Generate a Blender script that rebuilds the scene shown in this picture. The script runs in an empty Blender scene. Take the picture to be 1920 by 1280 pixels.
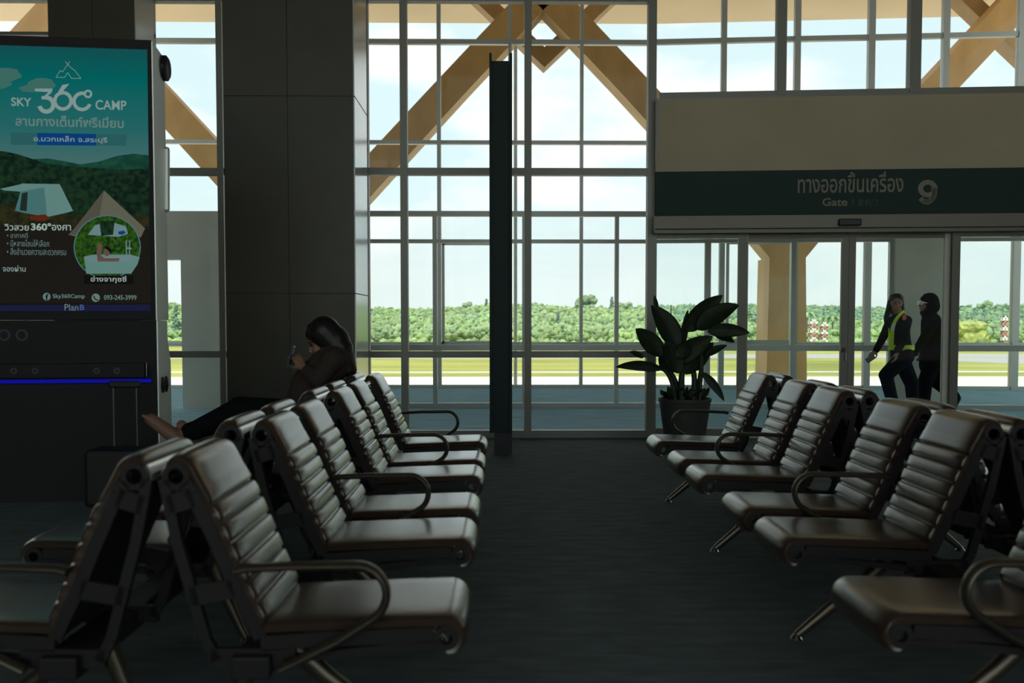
import bpy, bmesh, math, random
import numpy as np
from mathutils import Vector, Matrix, Euler
random.seed(7); RNG = np.random.default_rng(7)
sc = bpy.context.scene
COL = sc.collection
R = math.radians

# ------------------------------------------------------------------ camera
F = 1714.0; CAMH = 1.23; PITCH = R(2.5); YAW = math.atan(23 / F)
PY = 603 + F * math.tan(PITCH)                       # principal row
cam_d = bpy.data.cameras.new('camera'); cam = bpy.data.objects.new('camera', cam_d); COL.objects.link(cam)
cam.location = (0, 0, CAMH); cam.rotation_euler = (R(90) - PITCH, 0, -YAW)
cam_d.sensor_width = 36; cam_d.lens = 36 * F / 1920; cam_d.shift_y = (PY - 640) / 1920
cam_d.clip_end = 3000; cam_d.clip_start = 0.05
cam_d.dof.use_dof = True; cam_d.dof.focus_distance = 9.0; cam_d.dof.aperture_fstop = 2.8
sc.camera = cam
CR = Euler(cam.rotation_euler).to_matrix()

# ------------------------------------------------------------------ light
sc.view_settings.view_transform = 'Standard'; sc.view_settings.look = 'None'
sc.view_settings.gamma = 1.0; sc.view_settings.exposure = 0.18
sc.cycles.transparent_max_bounces = 48
sc.cycles.max_bounces = 10; sc.cycles.diffuse_bounces = 5
sc.cycles.sample_clamp_indirect = 4.0
world = bpy.data.worlds.new('sky'); sc.world = world; world.use_nodes = True
wn = world.node_tree.nodes; wl = world.node_tree.links; wn.clear()
w_out = wn.new('ShaderNodeOutputWorld'); w_bg = wn.new('ShaderNodeBackground'); w_bg.inputs[1].default_value = 1.0
w_tc = wn.new('ShaderNodeTexCoord'); w_map = wn.new('ShaderNodeMapping'); w_map.inputs['Scale'].default_value = (1.0, 1.0, 2.4)
w_no = wn.new('ShaderNodeTexNoise'); w_no.inputs['Scale'].default_value = 4.2; w_no.inputs['Detail'].default_value = 6; w_no.inputs['Roughness'].default_value = 0.55
w_cr = wn.new('ShaderNodeValToRGB'); w_cr.color_ramp.elements[0].position = 0.46; w_cr.color_ramp.elements[1].position = 0.60
w_mix = wn.new('ShaderNodeMixRGB')
w_mix.inputs[1].default_value = (0.74, 0.93, 0.97, 1); w_mix.inputs[2].default_value = (1.05, 1.08, 1.06, 1)
w_sep = wn.new('ShaderNodeSeparateXYZ'); w_hz = wn.new('ShaderNodeMapRange'); w_hz.inputs[1].default_value = 0.0; w_hz.inputs[2].default_value = 0.16
w_mul = wn.new('ShaderNodeMath'); w_mul.operation = 'MULTIPLY'
w_mix2 = wn.new('ShaderNodeMixRGB'); w_mix2.inputs[1].default_value = (0.86, 0.955, 0.94, 1)
wl.new(w_tc.outputs['Generated'], w_map.inputs[0]); wl.new(w_map.outputs[0], w_no.inputs[0]); wl.new(w_no.outputs[0], w_cr.inputs[0])
wl.new(w_cr.outputs[0], w_mix.inputs[0]); wl.new(w_tc.outputs['Generated'], w_sep.inputs[0]); wl.new(w_sep.outputs[2], w_hz.inputs[0])
wl.new(w_hz.outputs[0], w_mix2.inputs[0]); wl.new(w_mix.outputs[0], w_mix2.inputs[2]); wl.new(w_mix2.outputs[0], w_bg.inputs[0]); wl.new(w_bg.outputs[0], w_out.inputs[0])

sun_d = bpy.data.lights.new('sun', 'SUN'); sun = bpy.data.objects.new('sun', sun_d); COL.objects.link(sun)
sun_d.energy = 4.6; sun_d.angle = R(1.5); sun_d.color = (1.0, 0.95, 0.86)
sun.rotation_euler = (R(32), 0, R(-18)); sun.location = (0, 0, 30)     # high, from behind the building

# ------------------------------------------------------------------ helpers
def lin(r, g, b):
    f = lambda c: (c / 255 / 12.92) if c / 255 <= 0.04045 else ((c / 255 + 0.055) / 1.055) ** 2.4
    return (f(r), f(g), f(b), 1)

MATS = {}
def mat(name, col, rough=0.5, metal=0.0, spec=0.5, noise=None, bump=None, emit=None, estr=1.0, coat=0.0):
    """principled material; noise=(scale, amount, detail) varies the colour, bump=(scale, strength)"""
    m = bpy.data.materials.new(name); m.use_nodes = True; nt = m.node_tree; b = nt.nodes['Principled BSDF']
    c = tuple(col) if len(col) == 4 else (*col, 1)
    b.inputs['Base Color'].default_value = c; b.inputs['Roughness'].default_value = rough
    b.inputs['Metallic'].default_value = metal; b.inputs['Specular IOR Level'].default_value = spec
    b.inputs['Coat Weight'].default_value = coat; b.inputs['Coat Roughness'].default_value = 0.24
    if emit:
        b.inputs['Emission Color'].default_value = emit if len(emit) == 4 else (*emit, 1); b.inputs['Emission Strength'].default_value = estr
    tc = nt.nodes.new('ShaderNodeTexCoord')
    if noise:
        mp = nt.nodes.new('ShaderNodeMapping'); mp.inputs['Scale'].default_value = noise[3] if len(noise) > 3 else (1, 1, 1)
        n = nt.nodes.new('ShaderNodeTexNoise'); n.inputs['Scale'].default_value = noise[0]; n.inputs['Detail'].default_value = noise[2]
        mx = nt.nodes.new('ShaderNodeMixRGB'); a = noise[1]
        mx.inputs[1].default_value = tuple(max(0, x * (1 - a)) for x in c[:3]) + (1,); mx.inputs[2].default_value = tuple(min(1, x * (1 + a)) for x in c[:3]) + (1,)
        cr = nt.nodes.new('ShaderNodeMapRange'); cr.inputs[1].default_value = 0.3; cr.inputs[2].default_value = 0.7
        nt.links.new(tc.outputs['Object'], mp.inputs[0]); nt.links.new(mp.outputs[0], n.inputs[0]); nt.links.new(n.outputs[0], cr.inputs[0])
        nt.links.new(cr.outputs[0], mx.inputs[0]); nt.links.new(mx.outputs[0], b.inputs['Base Color'])
    if bump:
        n2 = nt.nodes.new('ShaderNodeTexNoise'); n2.inputs['Scale'].default_value = bump[0]; n2.inputs['Detail'].default_value = 4
        bp = nt.nodes.new('ShaderNodeBump'); bp.inputs['Strength'].default_value = bump[1]; bp.inputs['Distance'].default_value = bump[2] if len(bump) > 2 else 0.01
        nt.links.new(tc.outputs['Object'], n2.inputs[0]); nt.links.new(n2.outputs[0], bp.inputs['Height']); nt.links.new(bp.outputs[0], b.inputs['Normal'])
    MATS[name] = m
    return m

def glass_mat(name, tint, refl=1.0):
    m = bpy.data.materials.new(name); m.use_nodes = True; nt = m.node_tree; nt.nodes.clear()
    o = nt.nodes.new('ShaderNodeOutputMaterial'); t = nt.nodes.new('ShaderNodeBsdfTransparent'); g = nt.nodes.new('ShaderNodeBsdfGlossy')
    t.inputs[0].default_value = (*tint, 1); g.inputs['Roughness'].default_value = 0.02; g.inputs[0].default_value = (refl, refl, refl, 1)
    fr = nt.nodes.new('ShaderNodeFresnel'); fr.inputs[0].default_value = 1.35; mx = nt.nodes.new('ShaderNodeMixShader')
    nt.links.new(fr.outputs[0], mx.inputs[0]); nt.links.new(t.outputs[0], mx.inputs[1]); nt.links.new(g.outputs[0], mx.inputs[2]); nt.links.new(mx.outputs[0], o.inputs[0])
    MATS[name] = m
    return m

def glow(name, col, strength=1.0):
    m = bpy.data.materials.new(name); m.use_nodes = True; nt = m.node_tree; nt.nodes.clear()
    o = nt.nodes.new('ShaderNodeOutputMaterial'); e = nt.nodes.new('ShaderNodeEmission'); e.inputs[0].default_value = col if len(col) == 4 else (*col, 1)
    e.inputs[1].default_value = strength; nt.links.new(e.outputs[0], o.inputs[0]); MATS[name] = m
    return m

def ray(px, py):
    return CR @ Vector(((px - 960) / F, -(py - PY) / F, -1))
def at(px, py, Y):
    d = ray(px, py); return Vector((0, 0, CAMH)) + d * (Y / d.y)
def atz(px, py, Z):
    d = ray(px, py); return Vector((0, 0, CAMH)) + d * ((Z - CAMH) / d.z)

class Plane:
    """vertical plane through point o, horizontal direction u; n points to the camera side"""
    def __init__(s, o, ang=0.0):
        s.o = Vector((o[0], o[1], 0)); s.u = Vector((math.cos(ang), -math.sin(ang), 0)); s.n = Vector((-math.sin(ang), -math.cos(ang), 0))
    def hit(s, px, py, off=0.0):
        d = ray(px, py); c = Vector((0, 0, CAMH)); p0 = s.o + s.n * off
        return c + d * ((p0 - c).dot(s.n) / d.dot(s.n))
    def uz(s, px, py, off=0.0):
        p = s.hit(px, py, off); return (p - s.o).dot(s.u), p.z
    def P(s, u, z, off=0.0):
        return s.o + s.u * u + Vector((0, 0, z)) + s.n * off

class MB:
    def __init__(s): s.v = []; s.f = []; s.m = []
    def add(s, vs, fs, mi=0):
        b = len(s.v); s.v += [tuple(p) for p in vs]
        for f in fs: s.f.append(tuple(i + b for i in f)); s.m.append(mi)
        return s
    def hexa(s, p, mi=0):
        return s.add(p, [(0, 1, 2, 3), (7, 6, 5, 4), (0, 4, 5, 1), (1, 5, 6, 2), (2, 6, 7, 3), (3, 7, 4, 0)], mi)
    def box(s, x0, x1, y0, y1, z0, z1, mi=0):
        return s.hexa([(x0, y0, z0), (x1, y0, z0), (x1, y1, z0), (x0, y1, z0), (x0, y0, z1), (x1, y0, z1), (x1, y1, z1), (x0, y1, z1)], mi)
    def pbox(s, pl, u0, u1, z0, z1, d0, d1, mi=0):
        q = [pl.P(u0, z0, d0), pl.P(u1, z0, d0), pl.P(u1, z0, d1), pl.P(u0, z0, d1), pl.P(u0, z1, d0), pl.P(u1, z1, d0), pl.P(u1, z1, d1), pl.P(u0, z1, d1)]
        return s.hexa(q, mi)
    def bar(s, a, b, w, h, up=(0, 0, 1), w2=None, h2=None, mi=0):
        a = Vector(a); b = Vector(b); d = (b - a).normalized(); up = Vector(up)
        x = d.cross(up).normalized(); y = x.cross(d).normalized(); w2 = w2 or w; h2 = h2 or h
        q = []
        for p, ww, hh in ((a, w, h), (b, w2, h2)):
            q += [p - x * ww / 2 - y * hh / 2, p + x * ww / 2 - y * hh / 2, p + x * ww / 2 + y * hh / 2, p - x * ww / 2 + y * hh / 2]
        return s.hexa(q, mi)
    def prism(s, pts, vec, mi=0):
        n = len(pts); v = Vector(vec); a = [Vector(p) for p in pts]
        s.add(a + [p + v for p in a], [tuple(range(n))[::-1], tuple(range(n, 2 * n))] + [(i, (i + 1) % n, n + (i + 1) % n, n + i) for i in range(n)], mi)
        return s
    def sweep(s, path, rx, rz, seg=10, side=(0, 1, 0), closed=False, caps=True, mi=0):
        """elliptic tube along path; rx along 'side', rz along the in-plane normal (lists allowed)"""
        n = len(path); P = [Vector(p) for p in path]; sd = Vector(side); rings = []
        for i, p in enumerate(P):
            if closed: t = P[(i + 1) % n] - P[i - 1]
            else: t = P[min(i + 1, n - 1)] - P[max(i - 1, 0)]
            t.normalize(); x = (sd - t * sd.dot(t))
            if x.length < 1e-6: x = t.orthogonal()
            x.normalize(); y = t.cross(x)
            a = rx[i] if hasattr(rx, '__len__') else rx; b = rz[i] if hasattr(rz, '__len__') else rz
            rings.append([p + x * a * math.cos(2 * math.pi * k / seg) + y * b * math.sin(2 * math.pi * k / seg) for k in range(seg)])
        vs = [q for r in rings for q in r]; fs = []
        for i in range(n if closed else n - 1):
            j = (i + 1) % n
            for k in range(seg): fs.append((i * seg + k, i * seg + (k + 1) % seg, j * seg + (k + 1) % seg, j * seg + k))
        if caps and not closed: fs += [tuple(range(seg))[::-1], tuple(range((n - 1) * seg, n * seg))]
        return s.add(vs, fs, mi)
    def lathe(s, prof, c=(0, 0, 0), seg=24, mi=0, cap=True):
        vs = []; fs = []
        for r, z in prof:
            vs += [(c[0] + r * math.cos(2 * math.pi * k / seg), c[1] + r * math.sin(2 * math.pi * k / seg), c[2] + z) for k in range(seg)]
        for i in range(len(prof) - 1):
            for k in range(seg): fs.append((i * seg + k, i * seg + (k + 1) % seg, (i + 1) * seg + (k + 1) % seg, (i + 1) * seg + k))
        if cap: fs += [tuple(range(seg))[::-1], tuple(range((len(prof) - 1) * seg, len(prof) * seg))]
        return s.add(vs, fs, mi)
    def disc_ring(s, c, ax_u, ax_v, r0, r1, th, seg=20, mi=0):
        """flat ring with thickness th along ax_u x ax_v"""
        c = Vector(c); u = Vector(ax_u); v = Vector(ax_v); n = u.cross(v).normalized()
        vs = []; fs = []
        for k in range(seg):
            a = 2 * math.pi * k / seg; d = u * math.cos(a) + v * math.sin(a)
            vs += [c + d * r0 - n * th / 2, c + d * r1 - n * th / 2, c + d * r1 + n * th / 2, c + d * r0 + n * th / 2]
        for k in range(seg):
            j = (k + 1) % seg
            for q in range(4): fs.append((k * 4 + q, k * 4 + (q + 1) % 4, j * 4 + (q + 1) % 4, j * 4 + q))
        return s.add(vs, fs, mi)
    def build(s, name, m, parent=None, smooth=False, fix=True, bevel=0):
        me = bpy.data.meshes.new(name); me.from_pydata(s.v, [], s.f); 
        for mm in (m if isinstance(m, (list, tuple)) else [m]): me.materials.append(MATS[mm] if isinstance(mm, str) else mm)
        me.polygons.foreach_set('material_index', s.m)
        if fix:
            bm = bmesh.new(); bm.from_mesh(me); bmesh.ops.recalc_face_normals(bm, faces=bm.faces); bm.to_mesh(me); bm.free()
        if smooth: me.polygons.foreach_set('use_smooth', [True] * len(me.polygons)); 
        me.update()
        o = bpy.data.objects.new(name, me); COL.objects.link(o)
        if parent is not None:
            o.parent = parent; o.matrix_parent_inverse = parent.matrix_basis.inverted()
        if bevel:
            bv = o.modifiers.new('bevel', 'BEVEL'); bv.width = bevel; bv.segments = 2; bv.limit_method = 'ANGLE'
        if smooth == 'auto':
            try:
                me.polygons.foreach_set('use_smooth', [True] * len(me.polygons)); me.set_sharp_from_angle(angle=R(40))
            except Exception: pass
        return o

def tag(o, label=None, cat=None, group=None, kind=None):
    if label: o['label'] = label
    if cat: o['category'] = cat
    if group: o['group'] = group
    if kind: o['kind'] = kind
    return o
def empty(name, loc=(0, 0, 0), rz=0.0):
    o = bpy.data.objects.new(name, None); COL.objects.link(o); o.location = loc; o.rotation_euler = (0, 0, rz); o.empty_display_size = 0.1
    return o
def struct(o): o['kind'] = 'structure'; return o
def copy_tree(o, parent=None):
    c = o.copy(); COL.objects.link(c)
    if parent is not None: c.parent = parent
    for ch in list(o.children): copy_tree(ch, c)
    return c

def blob(name, caps, m, parent=None, voxel=0.012, ells=(), smooth_it=4, assign=None):
    """one continuous skin over tapered capsules (p0, r0, p1, r1) and ellipsoids (centre, radii[, euler])"""
    mb = MB()
    for p0, r0, p1, r1 in caps:
        a = Vector(p0); b = Vector(p1); d = b - a; L = d.length
        t = d / L if L > 1e-6 else Vector((0, 0, 1)); x = t.orthogonal().normalized(); y = t.cross(x)
        prof = [(math.sin(q * math.pi / 12) * r0, -math.cos(q * math.pi / 12) * r0) for q in range(0, 7)] + [(math.cos(q * math.pi / 12) * r1, L + math.sin(q * math.pi / 12) * r1) for q in range(0, 7)]
        prof = [(max(r, 0.0004), z) for r, z in prof]; vs = []; fs = []; S = 14
        for r, z in prof: vs += [a + t * z + x * r * math.cos(2 * math.pi * k / S) + y * r * math.sin(2 * math.pi * k / S) for k in range(S)]
        for i in range(len(prof) - 1):
            for k in range(S): fs.append((i * S + k, i * S + (k + 1) % S, (i + 1) * S + (k + 1) % S, (i + 1) * S + k))
        fs += [tuple(range(S))[::-1], tuple(range((len(prof) - 1) * S, len(prof) * S))]
        mb.add(vs, fs)
    for e in ells:
        c = Vector(e[0]); r = e[1]; M = Euler(e[2]).to_matrix() if len(e) > 2 else Matrix.Identity(3); S = 16; vs = []; fs = []
        for i in range(11):
            th = math.pi * i / 10; rr = max(math.sin(th), 0.01)
            vs += [c + M @ Vector((r[0] * rr * math.cos(2 * math.pi * k / S), r[1] * rr * math.sin(2 * math.pi * k / S), -r[2] * math.cos(th))) for k in range(S)]
        for i in range(10):
            for k in range(S): fs.append((i * S + k, i * S + (k + 1) % S, (i + 1) * S + (k + 1) % S, (i + 1) * S + k))
        fs += [tuple(range(S))[::-1], tuple(range(10 * S, 11 * S))]
        mb.add(vs, fs)
    o = mb.build(name, m)
    md = o.modifiers.new('r', 'REMESH'); md.mode = 'VOXEL'; md.voxel_size = voxel
    if smooth_it:
        sm = o.modifiers.new('s', 'SMOOTH'); sm.iterations = smooth_it; sm.factor = 0.5
    dg = bpy.context.evaluated_depsgraph_get(); dg.update()
    me = bpy.data.meshes.new_from_object(o.evaluated_get(dg)); old = o.data; o.modifiers.clear(); o.data = me; me.name = name; bpy.data.meshes.remove(old)
    me.polygons.foreach_set('use_smooth', [True] * len(me.polygons))
    if assign:
        for q in assign['mats']: me.materials.append(MATS[q])
        for p in me.polygons: p.material_index = assign['f'](p.center)
    if parent is not None: o.parent = parent; o.matrix_parent_inverse = parent.matrix_basis.inverted()
    return o

def text_mesh(s, bold=0.0):
    cu = bpy.data.curves.new('t', 'FONT'); cu.body = s; cu.size = 1; cu.offset = bold; cu.resolution_u = 4
    o = bpy.data.objects.new('t', cu); COL.objects.link(o); dg = bpy.context.evaluated_depsgraph_get(); dg.update()
    me = bpy.data.meshes.new_from_object(o.evaluated_get(dg)); bpy.data.objects.remove(o)
    v = [tuple(x.co) for x in me.vertices]; f = [tuple(p.vertices) for p in me.polygons]; bpy.data.meshes.remove(me)
    return v, f
def put_text(mb, s, pl, off, xl, xr, yb, yt=None, bold=0.0, mi=0, thick=0.0):
    """lettering on plane pl spanning pixel columns xl..xr, lowest point at row yb, highest at yt"""
    v, f = text_mesh(s, bold)
    if not v: return
    x0 = min(p[0] for p in v); x1 = max(p[0] for p in v); y0 = min(p[1] for p in v); y1 = max(p[1] for p in v)
    ym = yb if yt is None else (yb + yt) / 2
    ua, _ = pl.uz(xl, ym, off); ub, _ = pl.uz(xr, ym, off); xm = (xl + xr) / 2; _, za = pl.uz(xm, yb, off)
    sx = (ub - ua) / (x1 - x0)
    if yt is None: sy = sx
    else: sy = (pl.uz(xm, yt, off)[1] - za) / (y1 - y0)
    mb.add([pl.P(ua + (p[0] - x0) * sx, za + (p[1] - y0) * sy, off) for p in v], f, mi)
def put_poly(mb, pts, pl, off, mi=0):
    mb.add([pl.hit(x, y, off) for x, y in pts], [tuple(range(len(pts)))], mi)

# ------------------------------------------------------------------ materials
mat('carpet', (0.17, 0.205, 0.205), 0.95, spec=0.1, noise=(9, 0.2, 5, (0.5, 1.8, 1)), bump=(350, 0.25, 0.003))
mat('corridor_carpet', (0.31, 0.49, 0.56), 0.95, spec=0.1, noise=(7, 0.22, 5, (0.3, 2.0, 1)))
mat('pillar_front_shade', (0.075, 0.068, 0.05), 0.4, spec=0.4, noise=(3, 0.08, 3))  # shade on the hall face is put into this dark tone
mat('pillar_side_lit', (0.55, 0.60, 0.54), 0.12, spec=1.0, coat=0.5)  # same cladding, window light on the flank put into the paler tone
mat('seam', (0.02, 0.02, 0.018), 0.7)
mat('dark_wall', (0.09, 0.088, 0.08), 0.8)
mat('ceiling_grey', (0.10, 0.10, 0.095), 0.9)
mat('soffit_cream', (0.86, 0.68, 0.44), 0.8, noise=(0.6, 0.05, 3))
mat('inner_frame', (0.25, 0.245, 0.21), 0.42, metal=0.25)
mat('frame_aluminium', (0.50, 0.50, 0.46), 0.4, metal=0.35)
mat('white_paint', (0.78, 0.80, 0.78), 0.5)
mat('grey_panel', (0.72, 0.72, 0.63), 0.6, noise=(2, 0.05, 3))
glass_mat('glass_clear', (0.995, 0.998, 0.995), 0.5)
glass_mat('glass_inner', (0.992, 0.997, 0.993), 0.25)
glass_mat('glass_door', (0.94, 0.975, 0.965), 0.08)
mat('portal_beige', (0.53, 0.45, 0.30), 0.6, noise=(1.5, 0.06, 3))
mat('sign_green', (0.032, 0.06, 0.052), 0.6, spec=0.2)
mat('sign_letter', (0.30, 0.27, 0.215), 0.6)
mat('sign_letter_faint', (0.10, 0.13, 0.12), 0.6)
mat('header_metal', (0.23, 0.21, 0.165), 0.45, metal=0.2)
mat('door_frame', (0.19, 0.18, 0.15), 0.45, metal=0.3)
mat('black_plastic', (0.018, 0.018, 0.02), 0.45)
mat('pylon_dark', (0.026, 0.043, 0.040), 0.6, spec=0.2)
mat('leather', (0.055, 0.030, 0.018), 0.30, spec=1.0, noise=(14, 0.10, 3), bump=(160, 0.05, 0.002), coat=1.0)
mat('dark_metal', (0.026, 0.024, 0.022), 0.5, spec=0.25)
mat('bronze_metal', (0.17, 0.14, 0.105), 0.34, metal=0.8)
mat('brushed_aluminium', (0.78, 0.79, 0.78), 0.22, metal=1.0)
mat('chrome', (0.75, 0.76, 0.75), 0.15, metal=1.0)
mat('shell_black', (0.018, 0.017, 0.016), 0.5)
mat('timber', (0.52, 0.325, 0.13), 0.6, noise=(2.5, 0.12, 4, (1, 1, 0.4)))
mat('brace_timber', (0.42, 0.27, 0.12), 0.6, noise=(2.5, 0.12, 4))
mat('concrete', (0.60, 0.56, 0.50), 0.9, noise=(0.08, 0.06, 4))
mat('asphalt', (0.36, 0.34, 0.325), 0.9, noise=(0.05, 0.08, 4))
mat('grass', (0.29, 0.30, 0.085), 0.95, spec=0.1, noise=(0.09, 0.3, 6, (0.4, 1.5, 1)))
mat('undergrowth', (0.13, 0.21, 0.08), 0.95, spec=0.1, noise=(0.15, 0.4, 5))
mat('foliage_light', (0.42, 0.56, 0.27), 0.95, spec=0.05, noise=(0.12, 0.3, 7))  # distance haze is put into these raised, paler greens
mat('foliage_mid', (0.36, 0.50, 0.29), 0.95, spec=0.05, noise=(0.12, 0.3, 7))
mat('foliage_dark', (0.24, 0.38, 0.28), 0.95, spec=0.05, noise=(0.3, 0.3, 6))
mat('foliage_lime', (0.54, 0.60, 0.22), 0.9, spec=0.1, noise=(0.8, 0.3, 6))
mat('trunk', (0.17, 0.14, 0.11), 0.9)
mat('tower_red_hazed', (0.50, 0.24, 0.20), 0.6); mat('tower_white', (0.8, 0.8, 0.78), 0.6)  # distance haze put into the washed-out mast red
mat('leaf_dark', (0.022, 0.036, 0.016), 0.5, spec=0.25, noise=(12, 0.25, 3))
mat('stem_dark', (0.03, 0.045, 0.022), 0.6)
mat('pot_grey', (0.055, 0.052, 0.046), 0.6, noise=(40, 0.15, 3))
mat('soil', (0.02, 0.016, 0.012), 0.95)
mat('skin', (0.31, 0.165, 0.105), 0.55); mat('skin_pale', (0.62, 0.47, 0.38), 0.5)
mat('hair', (0.014, 0.011, 0.010), 0.45); mat('navy_cloth', (0.016, 0.018, 0.026), 0.95, spec=0.05); mat('black_cloth', (0.012, 0.012, 0.013), 0.95, spec=0.05)
mat('hi_vis', (0.62, 0.85, 0.05), 0.7); mat('orange_patch', (0.75, 0.20, 0.06), 0.7)
mat('reflective', (0.75, 0.78, 0.70), 0.4)
mat('eye_white', (0.75, 0.73, 0.70), 0.3); mat('pupil', (0.01, 0.01, 0.01), 0.2); mat('lip', (0.45, 0.13, 0.10), 0.5)
mat('shoe', (0.012, 0.012, 0.012), 0.5); mat('phone_back', (0.06, 0.08, 0.10), 0.25)
mat('brown_cloth', (0.05, 0.034, 0.026), 0.9)
mat('suitcase_shell', (0.016, 0.015, 0.016), 0.5); mat('suitcase_metal', (0.11, 0.10, 0.09), 0.4, metal=0.7)
mat('kiosk_black', (0.035, 0.034, 0.033), 0.6, spec=0.15); mat('kiosk_side', (0.90, 0.94, 0.89), 0.42, metal=0.6, spec=1.0)
mat('kiosk_label', (0.075, 0.075, 0.08), 0.6)

# ------------------------------------------------------------------ room shell
GZ = -4.0; ROOF = 8.75
C9 = at(1222, 820, 9.7); TH = R(5.0)
W1 = Plane((0, 9.7)); W1R = Plane((C9.x, C9.y), TH)
C13 = at(1222, 760, 13.1); W2 = Plane((0, 13.1)); W2R = Plane((C13.x, C13.y), TH)
C17 = at(1222, 727, 17.0); W3 = Plane((0, 17.0)); W3R = Plane((C17.x, C17.y), TH)

def floor_piece(name, pts, z0, z1, m):
    mb = MB(); mb.prism([(x, y, z0) for x, y in pts], (0, 0, z1 - z0)); return struct(mb.build(name, m))
XL, XR, YB = -9.0, 10.5, -9.0
e9 = W1R.P(9.5, 0); e17 = W3R.P(11, 0)
floor_piece('floor', [(XL, YB), (XR, YB), (XR, e9.y), (C9.x, 9.7), (XL, 9.7)], -0.2, 0.0, 'carpet')
floor_piece('floor_corridor', [(XL, 9.7), (C9.x, 9.7), (e9.x, e9.y), (e17.x + 1, e17.y + 0.2), (C17.x, 17.12), (XL, 17.12)], -0.2, 0.0, 'corridor_carpet')
floor_piece('ceiling', [(XL, YB), (XR + 1, YB), (XR + 1, 16), (C17.x, 17.0), (XL, 17.0)], ROOF, ROOF + 0.2, 'ceiling_grey')
se = at(1222, 45, 23.0)
floor_piece('ceiling_soffit', [(-25, 17.0), (C17.x, 17.0), (e17.x + 12, e17.y - 1.2), (e17.x + 12, se.y - 1.9), (se.x, se.y), (-25, 23.0)], se.z, se.z + 0.35, 'soffit_cream')
for n, a in (('wall_left', (XL - 0.2, XL, YB, 9.7)), ('wall_right', (XR, XR + 0.2, YB, e9.y))):
    mb = MB(); mb.box(*a, 0, ROOF); struct(mb.build(n, 'dark_wall'))
# facade edge slab below the corridor floor
mb = MB(); mb.box(XL, e17.x + 1, 16.6, 17.1, GZ, -0.2); struct(mb.build('wall_base', 'grey_panel'))

class Wall:
    """a glazed wall: mullions, transoms and panes as children of one structure root"""
    def __init__(s, name, frame, glass):
        s.root = struct(empty(name)); s.fr = frame; s.gl = glass
    def v(s, pl, x0, x1, z0, z1, d=0.12, yref=640, m=None, name='mullion'):
        u0 = pl.uz(x0, yref)[0]; u1 = pl.uz(x1, yref)[0]; mb = MB(); mb.pbox(pl, u0, u1, z0, z1, d / 2, -d / 2); mb.build(name, m or s.fr, s.root); return u0, u1
    def h(s, pl, ua, ub, y0, y1, d=0.10, xref=960, m=None, name='transom'):
        z1 = pl.uz(xref, y0)[1]; z0 = pl.uz(xref, y1)[1]; mb = MB(); mb.pbox(pl, ua, ub, z0, z1, d / 2, -d / 2); mb.build(name, m or s.fr, s.root); return z0, z1
    def pane(s, pl, ua, ub, z0, z1, m=None):
        mb = MB(); mb.pbox(pl, ua, ub, z0, z1, 0.006, -0.006); mb.build('pane', m or s.gl, s.root)

# --- unseen glazed wall, added behind the camera to fill the hall with daylight
g0 = Wall('window_fill', 'inner_frame', 'glass_inner'); WB = Plane((0, YB)); nb = 8; wbw = (XR - XL) / nb
for i in range(nb + 1):
    mb = MB(); mb.box(XL + i * wbw - 0.06, XL + i * wbw + 0.06, YB - 0.08, YB + 0.08, 0, ROOF); mb.build('mullion', 'inner_frame', g0.root)
for z in (0.05, 3.0, 6.0):
    mb = MB(); mb.box(XL, XR, YB - 0.06, YB + 0.06, z - 0.05, z + 0.05); mb.build('transom', 'inner_frame', g0.root)
for i in range(nb): g0.pane(WB, XL + i * wbw, XL + (i + 1) * wbw, 0.02, ROOF - 0.02)
# --- inner glass wall (between hall and corridor), flat part
g1 = Wall('window_1', 'inner_frame', 'glass_inner')
e = []
for x0, x1 in ((-170, -157), (285, 298), (415, 426)): e.append(g1.v(W1, x0, x1, 0, ROOF))
for x0, x1 in ((688, 694), (753, 766), (983, 996), (1211, 1226)): e.append(g1.v(W1, x0, x1, 0, ROOF))
UL = e[0][0] - 3.0
for ya, yb in ((-6, 5), (316, 329), (658, 670), (806, 820)):
    g1.h(W1, UL, e[2][1], ya, yb, xref=400); g1.h(W1, e[3][0], e[6][0], ya, yb, xref=960)
g1.h(W1, UL, e[1][1], 62, 68, xref=60)
ed = [UL] + [q[0] for q in e]
for i in range(len(e)):
    if i == 3: continue                    # the pillar stands here
    g1.pane(W1, ed[i], e[i][0], 0.02, ROOF - 0.02)
# --- inner glass wall, turned part above and beside the gate
g2 = Wall('window_2', 'inner_frame', 'glass_inner')
zp = W1R.uz(1228, 184)[1]                  # top of the gate portal
ue = 9.2
zs = []
for x0, x1 in ((1455, 1473), (1703, 1724), (1955, 1978), (2210, 2236)): zs.append(g2.v(W1R, x0, x1, zp, ROOF, yref=90))
g2.h(W1R, 0.05, ue, 176, 189, xref=1228)
a0 = 0.03
for u0, u1 in zs + [(ue, ue)]: g2.pane(W1R, a0, u0, zp, ROOF - 0.02); a0 = u0

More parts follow.
